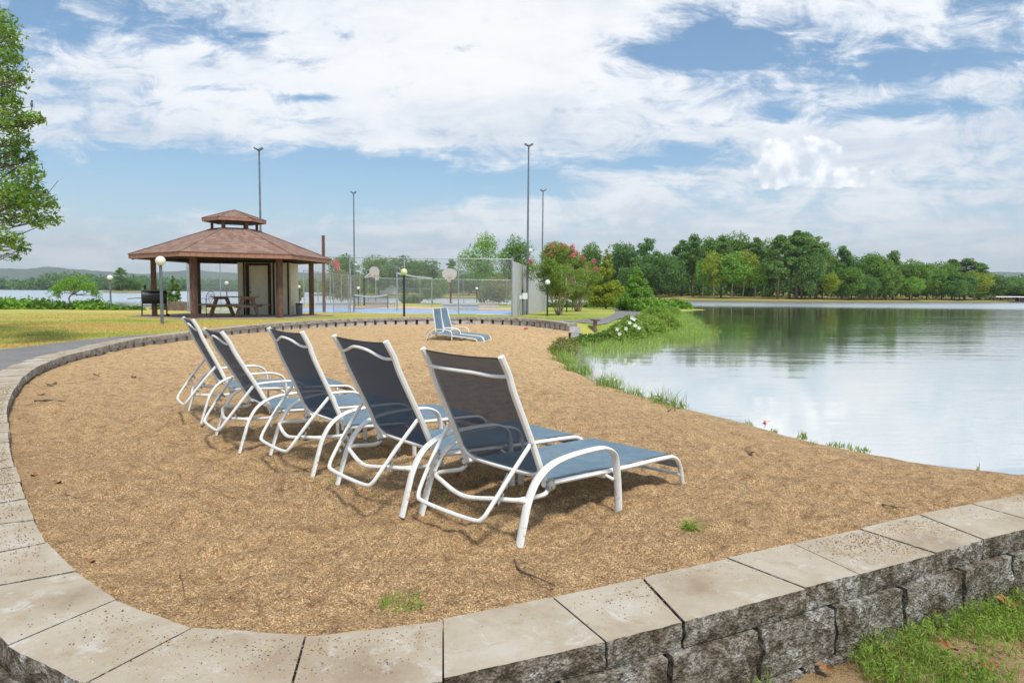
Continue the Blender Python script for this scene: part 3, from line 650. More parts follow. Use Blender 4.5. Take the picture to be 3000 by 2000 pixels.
# ------------------------------------------------------------------ loungers
def lounger(label, x, y, z, yaw, back=0, bow=.045, pitch=0, roll=0, group='white framed loungers with blue slings'):
    t = thing('sun_lounger', label, 'lounger', (x, y, z), yaw, group); t.rotation_euler = (roll, pitch, yaw)
    fm = MT['frame']; hx, hz = .285, .262
    def rot(s, zz):
        a, b = s - hx, zz - hz; return hx + a * math.cos(back) + b * math.sin(back), hz - a * math.sin(back) + b * math.cos(back)
    arm = catmull([(0, -.03), (.045, .12), (.083, .226), (.150, .322), (.255, .380), (.405, .403), (.60, .407), (.69, .397), (.757, .362), (.786, .295), (.798, .15), (.80, -.03)], 6)
    for sy in (-1, 1):
        m = MB(); q = np.c_[arm[:, 0], sy * (.385 + .012 * (1 - ss(arm[:, 1] / .35))), arm[:, 1]]
        m.sweep(q, .0265, .012, seg=12, up=(0, 1, 0)); a = m.build('armrest', fm, t, 'auto')
    # seat frame with the curved foot legs
    rail = catmull([(.255, .262), (.50, .252), (.95, .232), (1.36, .222), (1.47, .205), (1.535, .14), (1.585, -.02)], 6)
    m = MB()
    for sy in (-1, 1): m.sweep(np.c_[rail[:, 0], np.full(len(rail), sy * .325), rail[:, 1]], .0165, .014, seg=10, up=(0, 1, 0))
    m.sweep([(1.545, -.325, .085), (1.535, 0, .082), (1.545, .325, .085)], .011)
    for sy in (-1, 1): m.sweep([(.76, sy * .325, .225), (.785, sy * .37, .20)], .010)
    m.sweep([(.76, -.325, .215), (.76, 0, .19), (.76, .325, .215)], .011)
    m.build('seat_frame', fm, t, 'auto')
    lo = catmull([(.285, -.335, .235), (.24, -.34, .215), (.12, -.345, .222), (.055, -.33, .222), (.02, -.24, .215), (-.015, 0, .185), (.02, .24, .215), (.055, .33, .222), (.12, .345, .222), (.24, .34, .215), (.285, .335, .235)], 6)
    m = MB(); m.sweep(lo, .0125)
    for sy in (-1, 1): m.sweep([(.06, sy * .33, .222), (.075, sy * .385, .222)], .013)
    m.build('rear_crossbar', fm, t, 'auto')
    # backrest
    pp = [rot(*q) for q in [(.275, .265), (.176, .47), (.031, .743), (-.012, .842), (-.068, .934)]]; post = catmull(pp, 6); m = MB()
    for sy in (-1, 1): m.sweep(np.c_[post[:, 0], np.full(len(post), sy * .318), post[:, 1]], .0175)
    b0, b1, b2 = rot(.232, .36), rot(.262, .305), rot(.285, .285)
    cb = catmull([(b0[0], -.318, b0[1]), (b1[0], -.27, b1[1]), (b2[0], -.12, b2[1]), (b2[0], .12, b2[1]), (b1[0], .27, b1[1]), (b0[0], .318, b0[1])], 6)
    m.sweep(cb, .013); fr_ = m.build('backrest_frame', fm, t, 'auto')
    q0 = np.array(rot(-.008, .835)); nb = np.array([-math.cos(back + .48), 0, -math.sin(-back + .0) * 0])
    hb = catmull([(q0[0] - .005, -.318, q0[1]), (q0[0] - .018, -.22, q0[1] - .006 + bow * .1), (q0[0] - .03 - bow * .3, -.08, q0[1] + bow * .8), (q0[0] - .03 - bow * .3, .08, q0[1] + bow), (q0[0] - .018, .22, q0[1] + bow * .35), (q0[0] - .005, .318, q0[1])], 6)
    m = MB(); m.sweep(hb, .0095); m.build('headrest_bar', fm, t, 'auto')
    # slings
    u = np.linspace(0, 1, 26); w = np.linspace(-1, 1, 15)
    pb = catmull([rot(.262, .30), rot(.176, .478), rot(.031, .743), rot(-.010, .842), rot(-.058, .925)], 8); pb = resample(pb, 26)
    tt = np.gradient(pb, axis=0); tt /= np.linalg.norm(tt, axis=1)[:, None]; nn = np.c_[-tt[:, 1], tt[:, 0]]
    sag = .022 * np.sin(PI * u); V = np.zeros((26, 15, 3))
    for j, ww in enumerate(w):
        k = 1 - ww * ww; V[:, j, 0] = pb[:, 0] + nn[:, 0] * sag * k - tt[:, 0] * .012 * k * (u > .95); V[:, j, 1] = ww * .312
        V[:, j, 2] = pb[:, 1] + nn[:, 1] * sag * k - tt[:, 1] * .012 * k * u ** 8
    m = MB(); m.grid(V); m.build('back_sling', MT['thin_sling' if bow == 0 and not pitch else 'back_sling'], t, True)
    hem = MB()
    for j in (0, 14): hem.sweep(V[:, j] + np.array([0, (.004 if j else -.004) * -1, 0]), .004, seg=6)
    hem.sweep(V[-1], .004, seg=6)
    hem.build('sling_hem', MT['black'], bpy.data.objects[bpy.data.objects[-1].name] if False else t, True)
    ps = catmull([(.305, .268), (.50, .258), (.95, .240), (1.36, .231), (1.465, .212), (1.522, .155), (1.538, .115)], 8); ps = resample(ps, 36)
    V = np.zeros((36, 15, 3)); us = np.linspace(0, 1, 36)
    for j, ww in enumerate(w):
        k = 1 - ww * ww; V[:, j, 0] = ps[:, 0]; V[:, j, 1] = ww * .318; V[:, j, 2] = ps[:, 1] + .004 - .020 * k * np.sin(PI * np.clip(us * 1.25, 0, 1)) + .006
    m = MB(); m.grid(V); m.build('seat_sling', MT['sling'], t, True)
    # kickstand with its ratchet plates
    p0 = np.array(rot(.138, .486)); ks = catmull([(p0[0], -.335, p0[1]), (.02, -.31, .335), (-.075, -.285, .205), (-.112, -.265, .150), (-.125, -.215, .132), (-.13, 0, .128), (-.125, .215, .132), (-.112, .265, .150), (-.075, .285, .205), (.02, .31, .335), (p0[0], .335, p0[1])], 6)
    m = MB(); m.sweep(ks, .0115); kk = m.build('kickstand', fm, t, 'auto')
    for sy in (-1, 1):
        m = MB(); a = np.array([.035, .355]); b = np.array([-.07, .215]); d = (b - a) / np.linalg.norm(b - a); nr = np.array([-d[1], d[0]]) * -1
        if nr[0] < 0: nr = -nr
        outl = [a]; L = np.linalg.norm(b - a)
        for i in range(4):
            s0 = L * i / 4
            outl += [a + d * (s0 + .002) + nr * .012, a + d * (s0 + .010) + nr * .040, a + d * (s0 + .030) + nr * .036, a + d * (s0 + .018) + nr * .022, a + d * (s0 + .034) + nr * .012]
        outl += [b, b - nr * .006, a - nr * .006]
        o = np.array(outl); n = len(o); yy = sy * .292
        m.add(np.vstack([np.c_[o[:, 0], np.full(n, yy - .002), o[:, 1]], np.c_[o[:, 0], np.full(n, yy + .002), o[:, 1]]]), [[i, (i + 1) % n, n + (i + 1) % n, n + i] for i in range(n)])
        for i in range(0, 1): pass
        bm_o = m.n - 2 * n
        m.F.append((np.array([[bm_o + i for i in range(n)]]), 0)); m.F.append((np.array([[bm_o + n + i for i in range(n)][::-1]]), 0))
        m.build('ratchet_plate', MT['bracket'], kk)
    for sy in (-1, 1):
        m = MB(); m.cyl((hx - .003, sy * .338, hz - .004), (hx - .003, sy * .365, hz - .004), .024, seg=16); m.cyl((hx - .003, sy * .365, hz - .004), (hx - .003, sy * .372, hz - .004), .012, seg=10)
        m.box((hx + .01, sy * .333, hz - .004), (.06, .012, .05)); m.build('hinge', MT['bracket'], t, 'auto')
    for sy in (-1, 1): m = MB(); m.cyl((p0[0], sy * .330, p0[1]), (p0[0], sy * .352, p0[1]), .007, seg=8); m.build('pivot_bolt', MT['bracket'], t)
    return t
lounger('nearest lounger, straight bar across its back, foot toward the lake', -.24, 3.545, -.005, R_(43.6), R_(2.0), 0)
lounger('second lounger from the near end, curved head bar, greyish see-through back', -.86, 4.01, .035, R_(40.2), R_(1.5))
lounger('middle lounger of the row of five, curved head bar, dark blue back', -1.60, 4.87, .02, R_(39.2), R_(3.4))
lounger('fourth lounger of the row, seen between the middle one and the farthest', -2.36, 5.60, .01, R_(35.6), R_(-2.5))
lounger('farthest lounger of the row of five, at its left end under the gazebo', -3.14, 6.70, .03, R_(33), R_(2))
g2 = 'pair of loungers out on the sand'
lf1 = lounger('upright lounger on the far sand, the one nearer the camera of the pair', -2.17, 18.10, -.05, R_(-14), R_(16), 0, R_(3.6), group=g2)
lf2 = lounger('upright lounger on the far sand, standing behind its twin', -2.0, 18.85, -.04, R_(-16), R_(9), 0, R_(3.4), group=g2)

for o in (lf1, lf2): o.scale = (.9, .9, .88)

# ------------------------------------------------------------------ gazebo
GX, GY, GZ, GA = -11.53, 28.55, .20, .4055
gz = thing('gazebo', 'six sided open gazebo with brown shingle roof and a small raised roof on top', 'gazebo', (GX, GY, GZ), 0)
def hexa(r, a=GA): return np.array([[r * math.cos(a + PI / 3 * k), r * math.sin(a + PI / 3 * k)] for k in range(6)])
m = MB(); m.prism(hexa(4.0), -.25, -.002); m.build('floor_slab', MT['slab'], gz)
ez = 2.26
def roof(r0, z0, r1, z1, nm, mt, n=14):
    a = hexa(r0); b = hexa(r1); m = MB()
    for k in range(6):
        k2 = (k + 1) % 6; V = np.zeros((n, 2, 3))
        for i in range(n):
            t = i / (n - 1); V[i, 0] = (*(a[k] * (1 - t) + b[k] * t), z0 + (z1 - z0) * t); V[i, 1] = (*(a[k2] * (1 - t) + b[k2] * t), z0 + (z1 - z0) * t)
        m.grid(V.transpose(1, 0, 2)[:, ::-1].copy() if False else V)
    for k in range(6): m.sweep([(*a[k], z0 + .012), (*b[k], z1 + .012)], .05, .014, seg=6, up=(-a[k][1], a[k][0], 0))
    return m.build(nm, mt, gz)
roof(3.93, ez + .17, .86, 3.56, 'roof', MT['shingle'])
rc = MB()   # dark underside and beams
a = hexa(3.80); b = hexa(.86)
for k in range(6): rc.add([(*a[k], ez + .06), (*a[(k + 1) % 6], ez + .06), (*b[(k + 1) % 6], 3.47), (*b[k], 3.47)], [[0, 1, 2, 3]])
for k in range(6): rc.sweep([(*a[k], ez + .02), (*b[k], 3.42)], .04, .07, seg=4, up=(-a[k][1], a[k][0], 0))
h3 = hexa(3.04)
for k in range(6): rc.sweep([(*h3[k], ez + .07), (*h3[(k + 1) % 6], ez + .07)], .07, .11, seg=4, up=(0, 0, 1))
rc.build('roof_underside', MT['dpost'], gz)
m = MB(); a = hexa(3.90)
for k in range(6):
    p, q = a[k], a[(k + 1) % 6]; m.prism([p, q, q * .988, p * .988], ez, ez + .165)
m.build('fascia', MT['fascia'], gz)
for k in range(6):
    m = MB(); m.box((h3[k][0], h3[k][1], (ez + .02) / 2), (.19, .19, ez + .02), rz=GA + PI / 3 * k); m.build('post', MT['post'], gz)
cu = thing('cupola_holder', '', '') if False else None
m = MB(); a = hexa(.86)
for k in range(6): m.sweep([(*a[k], 3.52), (*a[(k + 1) % 6], 3.52)], .05, .05, seg=4, up=(0, 0, 1))
for k in range(6): m.sweep([(*a[k], 3.52), (*a[k], 3.86)], .055, .055, seg=4, up=(*a[k], 0))
m.build('cupola_frame', MT['post'], gz)
roof(1.25, 3.97, .02, 4.36, 'cupola_roof', MT['shingle'], 8)
m = MB(); a = hexa(1.24)
for k in range(6):
    p, q = a[k], a[(k + 1) % 6]; m.prism([p, q, q * .97, p * .97], 3.84, 3.965)
m.build('cupola_fascia', MT['fascia'], gz)
m = MB(); m.prism(hexa(1.19), 3.86, 3.88); m.build('cupola_soffit', MT['dpost'], gz)
# small store room inside
def gl(x): return x - GX
rx0, rx1, ry0, ry1 = -12.03 - GX, -9.72 - GX, 30.0 - GY, 31.1 - GY
m = MB(); m.box(((rx0 + rx1) / 2, (ry0 + ry1) / 2, 1.13), (rx1 - rx0, ry1 - ry0, 2.27)); m.build('store_wall', MT['cream'], gz)
m = MB()
def ux(u): return (u - 1500) / 2000 * 30.0 - GX + .05
for ua, ub in [(711, 715), (797.5, 802.5), (840, 844)]: m = MB(); m.box(((ux(ua) + ux(ub)) / 2, ry0 - .015, 1.13), (ux(ub) - ux(ua), .03, 2.26)); m.build('batten', MT['dpost'], gz)
pass
m = MB(); 
for a_, b_ in [(719, 728.5), (784, 792)]: m.box(((ux(a_) + ux(b_)) / 2, ry0 - .03, 1.07), (ux(b_) - ux(a_), .06, 2.14))
m.box(((ux(719) + ux(792)) / 2, ry0 - .0275, 2.19), (ux(792) - ux(719), .055, .10)); m.build('door_frame', MT['dpost'], gz)
m = MB(); m.box(((ux(728.5) + ux(784)) / 2, ry0 - .012, 1.06), (ux(784) - ux(728.5) - .004, .024, 2.10)); dr = m.build('door', MT['cream'], gz)
m = MB(); m.sphere((ux(732), ry0 - .06, .98), .035, 8, 6); m.build('door_handle', MT['black'], dr); m = MB(); m.sphere((ux(732), ry0 - .05, 1.16), .022, 8, 6); m.build('door_lock', MT['black'], dr)

# picnic table in the gazebo
def picnic(x, y, z, rz):
    t = thing('picnic_table', 'brown wooden picnic table with attached benches on the gazebo floor', 'table', (x, y, z), rz)
    m = MB(); 
    for i in range(5): m.box((0, (i - 2) * .155, .755), (1.55, .145, .04))
    m.build('tabletop', MT['table'], t)
    for sy in (-1, 1):
        m = MB()
        for q in (0, 1): m.box((0, sy * (.62 + q * .15), .445), (1.75 if q else 1.75, .14, .04))
        m.build('bench', MT['table'], t)
    for sx in (-1, 1):
        for sy in (-1, 1):
            m = MB(); m.sweep([(sx * .55, sy * .62, 0), (sx * .55, sy * .24, .735)], .03, .07, seg=4, up=(1, 0, 0)); m.build('leg', MT['table'], t)
        m = MB(); m.box((sx * .59, 0, .40), (.035, 1.54, .09)); m.box((sx * .59, 0, .70), (.035, .74, .08)); m.build('crossbar', MT['table'], t)
    return t
pt_ = picnic(-11.25, 27.7, GZ, R_(-16)); pt_.scale = (1.12, 1.12, 1.04)
# wire bistro chair
ch = thing('wire_chair', 'black wrought iron chair with a round scrolled back beside the picnic table', 'chair', (-12.95, 28.9, GZ), R_(-20))
for a_, b_ in [(-.2, -.2), (.2, -.2), (-.2, .2), (.2, .2)]: m = MB(); m.sweep(catmull([(a_ * 1.2, b_ * 1.2, 0), (a_ * .85, b_ * .85, .25), (a_, b_, .45)], 5), .013); m.build('leg', MT['black'], ch)
m = MB(); m.cyl((0, 0, .45), (0, 0, .475), .225, seg=24); m.build('seat', MT['black'], ch)
m = MB(); m.sweep(catmull([(-.2, .2, .45), (-.23, .24, .65), (-.18, .27, .9), (0, .29, 1.0), (.18, .27, .9), (.23, .24, .65), (.2, .2, .45)], 8), .012)
for sx in (-1, 1): m.sweep(catmull([(0, .24, .5), (sx * .13, .26, .72), (sx * .13, .27, .86), (sx * .05, .28, .88), (sx * .03, .27, .80)], 8), .008)
m.sweep(catmull([(-.2, .24, .68), (-.27, 0, .70), (-.22, -.18, .66), (-.2, -.2, .46)], 6), .010); m.sweep(catmull([(.2, .24, .68), (.27, 0, .70), (.22, -.18, .66), (.2, -.2, .46)], 6), .010)
m.build('backrest', MT['black'], ch)
# trash bin
p = PG(845, 915); tb = thing('trash_bin', 'grey trash bin with a dark lid right of the gazebo store room', 'bin', (-9.45, 30.3, .12)); tb.scale = (.62, .62, .68)
m = MB(); m.cyl((0, 0, 0), (0, 0, .78), .21, .25, 16); m.build('bin_body', M_('bin_grey', (.22, .23, .24)), tb, 'auto'); m = MB(); m.cyl((0, 0, .78), (0, 0, .86), .27, .24, 16); m.build('lid', MT['black'], tb)

# smoker grill
gp = PG(445, 922); gr = thing('barrel_grill', 'black barrel smoker grill on legs beside the left gazebo post', 'grill', (-14.3, 27.3, .17), R_(32)); gr.scale = (.88, .88, .9)
m = MB(); m.cyl((-.5, 0, .88), (.5, 0, .88), .30, seg=24); m.cyl((-.505, 0, .88), (-.5, 0, .88), .27, seg=24); m.build('barrel', MT['black'], gr, 'auto')
m = MB(); m.box((0, -.20, 1.17), (.8, .02, .02)); m.cyl((-.3, -.34, 1.0), (.3, -.34, 1.0), .012); m.build('lid_handle', MT['bracket'], gr)
m = MB(); m.cyl((-.36, 0, 1.14), (-.36, 0, 1.40), .05, seg=10); m.build('chimney', MT['black'], gr)
m = MB(); m.box((-.78, -.02, .82), (.55, .42, .025), ry=R_(-4)); m.build('side_shelf', MT['black'], gr)
for a_, b_ in [(-.48, -.22), (-.48, .22), (.48, -.22), (.48, .22)]:
    m = MB(); m.sweep([(a_ * 1.06, b_, 0), (a_, b_, .68)], .017); m.build('leg', MT['black'], gr)
m = MB(); m.sweep([(-.5, -.22, .5), (.5, -.22, .5)], .015); m.box((0, 0, .08), (.95, .42, .012)); m.build('bottom_rack', MT['black'], gr)
m = MB(); m.cyl((.52, -.28, .07), (.52, -.24, .07), .075, seg=14); m.build('wheel', MT['black'], gr)

# globe lamps
def lamp(label, x, y, z, h=2.1, post='black', gc=None, group='globe lamps on dark posts'):
    t = thing('globe_lamp', label, 'lamp', (x, y, z), 0, group)
    m = MB(); m.cyl((0, 0, -.1), (0, 0, h - .28), .048, .045, 12); m.cyl((0, 0, h - .29), (0, 0, h - .25), .075, .06, 12); m.build('lamp_post', MT[post], t, 'auto')
    m = MB(); m.sphere((0, 0, h - .15), .15, 24, 16); m.build('globe', gc or MT['globe'], t, True); return t
yg = mat('yellowed_globe', lambda g: pr(g, (.62, .68, .34), .3))
lamp('white globe lamp on a grey post in front of the gazebo', -11.03, 21.5, .17, 2.13, 'dgrey')
lamp('globe lamp on the left lawn by the lake bushes', -23.5, 40, -.05, 2.13, 'dgrey')
lamp('yellowed globe lamp standing before the chain link fence', -4.75, 30, .13, 2.13, 'black', yg)
lamp('white globe lamp at the left of the flowering shrub tree', 1.98, 38.6, -.16, 2.15)
for u, v, y, lab in [(664, 829, 54, 'small globe lamp by the water seen through the gazebo'), (876, 840, 62, 'small globe lamp seen between the right gazebo posts'),
                     (1050, 844, 66, 'small globe lamp beside the tennis net post'), (1397, 845, 72, 'small globe lamp behind the right part of the court fence'),
                     (1661, 846, 52, 'small globe lamp half hidden by the flowering shrub tree'), (1677, 862, 64, 'lamp post behind the two flowering trees'), (1809, 877, 78, 'pale lamp by the shore plants left of the round green shrub')]:
    q = PY(u, v, y); lamp(lab, q[0], y, max(th(q[0], y), -.3), q[2] + .15 - max(th(q[0], y), -.3))

# floodlight poles
def flood(label, u0, vt, y, zb, lean=0):
    t_ = PY(u0, vt, y); h = t_[2] - zb
    t = thing('floodlight_pole', label, 'light pole', (t_[0], y, zb), 0, 'tall floodlight poles round the court')
    m = MB(); m.cyl((0, 0, -.1), (0, 0, h), .075, .045, 12); m.build('pole', MT['dgrey'] if y < 50 else MT['dgrey'], t, 'auto')
    for sx, ry_ in ((-1, .5), (1, -.5)):
        m = MB(); m.box((sx * .14, -.08, h + .05), (.24, .18, .10), ry=ry_ * (1 if sx < 0 else 1)); m.box((sx * .06, 0, h), (.12, .04, .04)); m.build('floodlight', MT['dgrey'], t)
    if True:
        m = MB(); zz = 2.9 if y < 45 else 3.6; m.box((.18, -.08, zz + (1.0 if y < 45 else 0)), (.20, .16, .16)); m.box((.07, 0, zz + (1.0 if y < 45 else 0)), (.14, .04, .04)); m.build('flood_lamp', MT['white'], t)
    return t
flood('tall pole with twin floodlights rising behind the gazebo roof', 759, 440, 40, .0)
flood('tall pole with twin floodlights beside the tennis net', 1036, 566, 57, -.1)
flood('tallest pole with a floodlight at the grey metal wall', 1549, 428, 41, -.1)
flood('shorter distant pole with a floodlight right of the tallest one', 1591, 560, 57, -.15)

# ------------------------------------------------------------------ court, fences
def cz(x, y): return float(lawn_h(x, y))
m = MB(); q = [(-17.8, 37.7), (-.1, 37.7), (1.0, 51), (-17, 51)]; m.prism(q, -.3, [cz(-17.8, 37.7) + .03, cz(-.1, 37.7) + .02, cz(1, 51) + .09, cz(-17, 51) + .09]); tag(m.build('court', MT['court']), 'pale blue painted sports court', kind='structure')
m = MB(); q = [(-17, 51.05), (1.0, 51.05), (2.8, 62), (-16, 62)]; m.prism(q, -.3, [cz(x, y) + .13 for x, y in q]); tag(m.build('court_sand', MT['tan']), 'tan strip of sand behind the blue court', kind='structure')
m = MB()
for (x0, y0, x1, y1) in [(-17, 40, -.4, 40), (-16.8, 48.8, .2, 48.8), (-12.8, 39.6, -12.3, 49), (-4.3, 40, -3.8, 49)]:
    d = np.array([x1 - x0, y1 - y0]); d /= np.linalg.norm(d); n = np.array([-d[1], d[0]]) * .04
    for i in range(8):
        a = np.array([x0, y0]) + (np.array([x1, y1]) - np.array([x0, y0])) * i / 8; b = np.array([x0, y0]) + (np.array([x1, y1]) - np.array([x0, y0])) * (i + 1) / 8
        def zc(p): return (cz(*p) + .06 + .004 * (p[1] - 37)) + .012
        pts = [a - n, b - n, b + n, a + n]; m.add([(*p, zc(p)) for p in pts], [[0, 1, 2, 3]])
tag(m.build('court_lines', MT['white']), 'white painted court lines', kind='structure')
def fence(label, pts, h, sp, posts=None, rails=(1.0,), mesh=True, pr_=.035):
    p0 = np.array(pts[0]); t = thing('chain_link_fence', label, 'fence', (p0[0], p0[1], cz(*p0)), 0)
    z0 = cz(*p0); loc = lambda p, z: (p[0] - p0[0], p[1] - p0[1], z - z0)
    for a, b in zip(pts[:-1], pts[1:]):
        a = np.array(a, float); b = np.array(b, float); L = np.linalg.norm(b - a); n = max(1, round(L / sp)); za, zb = cz(*a), cz(*b)
        for i in range(n + (b == np.array(pts[-1])).all()):
            q = a + (b - a) * i / n; m = MB(); zq = cz(*q); m.cyl(loc(q, zq - .1), loc(q, zq + h + .03), pr_, seg=8); m.build('post', MT['galv'], t, 'auto')
        m = MB()
        for r in rails: m.cyl(loc(a, za + h * r), loc(b, zb + h * r), .022, seg=6)
        m.build('rail', MT['galv'], t)
        if mesh: m = MB(); m.add([loc(a, za + .05), loc(b, zb + .05), loc(b, zb + h), loc(a, za + h)], [[0, 1, 2, 3]]); m.build('chain_link', MT['chain'], t)
    return t
fence('tall front chain link fence along the blue court', [(-17.8, 37.5), (0.02, 37.5)], 3.08, 2.97, rails=(1.0, .0165))
fence('left side fence of the court running away from camera', [(-17.8, 37.7), (-17.0, 52)], 3.0, 3.5)
fence('inner fence running back from the gazebo to the hoop', [(-15.9, 52.2), (-15.2, 76)], 2.9, 3.6)
fence('distant back fence behind the concrete benches', [(-15.2, 76.2), (4.2, 78)], 2.9, 4.8)
gt = thing('court_gate', 'open chain link gate in the front court fence', 'gate', (-9.8, 37.45, cz(-9.8, 37.5)))
m = MB(); m.sweep([(0, 0, .08), (0, -.0, 2.05), (.95, -.5, 2.05), (.95, -.5, .08)], .022, seg=6, closed=True); m.build('gate_frame', MT['galv'], gt); m = MB(); m.add([(0, 0, .08), (.95, -.5, .08), (.95, -.5, 2.05), (0, 0, 2.05)], [[0, 1, 2, 3]]); m.build('chain_link', MT['chain'], gt)
# corrugated wall on the right of the court
cw = thing('metal_wall', 'tall pale grey corrugated metal wall on the right side of the court', 'wall', (.05, 37.5, -.12))
a = np.array([0., 0.]); b = np.array([2.95, 23.]); L = np.linalg.norm(b - a); n = 420; m = MB(); V = np.zeros((n, 2, 3)); d = (b - a) / L; nr = np.array([d[1], -d[0]])
for i in range(n):
    s = L * i / (n - 1); prof = .035 * (1 if (s / .42) % 1 < .5 else 0) * min(1, 8 * min((s / .42) % 1 % .5, .5 - (s / .42) % 1 % .5)); q = a + d * s + nr * prof
    V[i, 0] = (*q, -.15); V[i, 1] = (*q, 3.06)
m.grid(V); m.build('corrugated_sheet', MT['corr'], cw)
m = MB()
for i in range(9): q = a + d * (L * i / 8) - nr * .06; m.cyl((*q, -.1), (*q, 3.12), .05, seg=8)
m.cyl((*(a - nr * .04), 3.06), (*(b - nr * .04), 3.06), .03, seg=6); m.build('wall_frame', MT['galv'], cw)
# electric box by the wall
q = PG(1530, 924); eb = thing('utility_box', 'white electric box on a thin post before the metal wall', 'utility box', (q[0], q[1], q[2]))
m = MB(); m.box((0, 0, .75), (.06, .05, 1.5)); m.box((.0, 0, 1.35), (.09, .05, .9)); m.build('post', MT['grey_wood'], eb); m = MB(); m.box((.14, -.06, 1.12), (.30, .14, .34)); m.box((-.1, -.06, 1.05), (.12, .1, .22)); m.build('box_case', MT['white'], eb)
m = MB()
for k in (-.12, .02, .1): m.sweep(catmull([(k, -.03, 1.0), (k * 1.2, -.05, .5), (k * .8, -.03, 0)], 5), .016)
m.build('conduit', MT['dgrey'], eb)
# brown square post
q = PY(947, 697, 38.2); bp = thing('timber_post', 'tall plain brown post standing at the court fence right of the gazebo', 'post', (q[0], 38.2, cz(q[0], 38.2)))
m = MB(); m.box((0, 0, q[2] / 2), (.14, .14, q[2] + .1)); m.box((0, 0, q[2] + .06), (.16, .16, .03)); m.build('shaft', MT['post'], bp)
# concrete benches
for (u, v, w_, y, lab) in [(976, 887, 102, 50, 'long concrete bench wall left of the tennis net'), (1115, 886, 86, 56, 'concrete bench wall behind the tennis net'),
                          (1350, 891, 106, 49, 'long concrete bench wall under the right basketball hoop'), (1421, 888, 83, 57, 'concrete bench wall at the right end of the sand strip')]:
    q = PY(u, v, y); wd = w_ / 2000 * y; zb = cz(q[0], y) + .05; b_ = thing('concrete_bench', lab, 'bench', (q[0], y, zb), 0, 'concrete benches at the court')
    hh_ = q[2] - zb; m = MB(); m.box((0, 0, hh_ / 2 - .05), (wd - .1, .45, hh_ + .02)); m.build('bench_base', MT['conc'], b_); m = MB(); m.box((0, 0, hh_ + .0), (wd, .55, .08)); m.build('bench_slab', MT['conc'], b_)
# tennis net
tn_ = thing('tennis_net', 'low sports net with white top band on the blue court', 'net', (-9.27, 40.0, cz(-9, 40) + .06))
A = np.array([0, 0.]); B = np.array([.35, 9.0])
for q in (A, B): m = MB(); m.cyl((*q, -.05), (*q, 1.0), .045, seg=10); m.build('net_post', MT['dgrey'], tn_, 'auto')
n = 14; V = np.zeros((n, 2, 3))
for i in range(n): t = i / (n - 1); q = A + (B - A) * t; zt_ = .98 - .14 * math.sin(PI * t); V[i, 0] = (*q, .06); V[i, 1] = (*q, zt_)
m = MB(); m.grid(V); m.build('net_mesh', MT['net'], tn_); m = MB(); m.sweep(V[:, 1] - np.array([0, 0, .03]), .012, .035, seg=4, up=(1, 0, 0)); m.build('net_band', MT['white'], tn_)
# volleyball net
vn = thing('volleyball_net', 'high net with white tape between two steel posts', 'net', (0, 0, 0))
a0 = PY(1163, 795, 46); a1 = PY(1265, 812, 60)
for q in (a0, a1): m = MB(); m.cyl((q[0], q[1], -.2), tuple(q), .05, seg=10); m.build('net_post', MT['galv'], vn, 'auto')
m = MB(); m.sweep([a0 - [0, 0, .12], (a0 + a1) / 2 - [0, 0, .17], a1 - [0, 0, .08]], .012, .05, seg=4, up=(1, 0, 0)); m.build('tape', MT['white'], vn)
m = MB(); m.sweep([a0 - [0, 0, 1.05], (a0 + a1) / 2 - [0, 0, 1.12], a1 - [0, 0, 1.0]], .012, seg=6); m.build('cable', MT['galv'], vn)
# basketball hoops
def hoop(label, u, vc, y, rz, ub, pole):
    c = PY(u, vc, y); t = thing('basketball_hoop', label, 'basketball hoop', (c[0], y, cz(c[0], y)), rz, 'basketball hoops'); zc = c[2] - cz(c[0], y)
    ang = np.linspace(0, PI, 17); pts = [(.68 * math.cos(a_), .12 + .44 * math.sin(a_)) for a_ in ang] + [(-.62, -.18), (-.35, -.42), (.35, -.42), (.62, -.18)]
    o = np.array(pts); n = len(o); m = MB(); m.add(np.vstack([np.c_[o[:, 0], np.full(n, -.02), o[:, 1] + zc], np.c_[o[:, 0], np.full(n, .02), o[:, 1] + zc]]), [[i, (i + 1) % n, n + (i + 1) % n, n + i] for i in range(n)])
    m.F.append((np.array([[i for i in range(n)][::-1]]), 0)); m.F.append((np.array([[n + i for i in range(n)]]), 0)); m.build('backboard', MT['conc'], t)
    zr = zc - .28; a_ = np.linspace(0, 2 * PI, 21)[:-1]; m = MB(); m.sweep(np.c_[.23 * np.cos(a_), -.28 + .23 * np.sin(a_), np.full(20, zr)], .016, seg=6, closed=True)
    m.box((0, -.04, zr), (.2, .06, .12)); m.build('rim', MT['orange'], t)
    m = MB()
    for k in range(12): q = 2 * PI * k / 12; m.sweep([(.23 * math.cos(q), -.28 + .23 * math.sin(q), zr), (.12 * math.cos(q + .5), -.28 + .12 * math.sin(q + .5), zr - .4)], .008, seg=4)
    m.build('net', MT['white'], t)
    m = MB(); m.cyl((0, 1.2, -.1), (0, 1.2, zc - .35), .08, seg=12); m.build('pole', MT[pole], t, 'auto')
    m = MB()
    for sx in (-.25, .25):
        m.cyl((0, 1.2, zc - .4), (sx, .03, zc + .15), .035, seg=6); m.cyl((0, 1.2, zc - .45), (sx, .03, zc - .25), .035, seg=6)
    m.build('support_arm', MT['white'], t)
hoop('basketball hoop seen from the side with white support arms', 1097, 799, 62, R_(62), 0, 'black')
hoop('basketball hoop facing the camera with a fan shaped backboard', 1317, 804, 62, 0, 0, 'post')
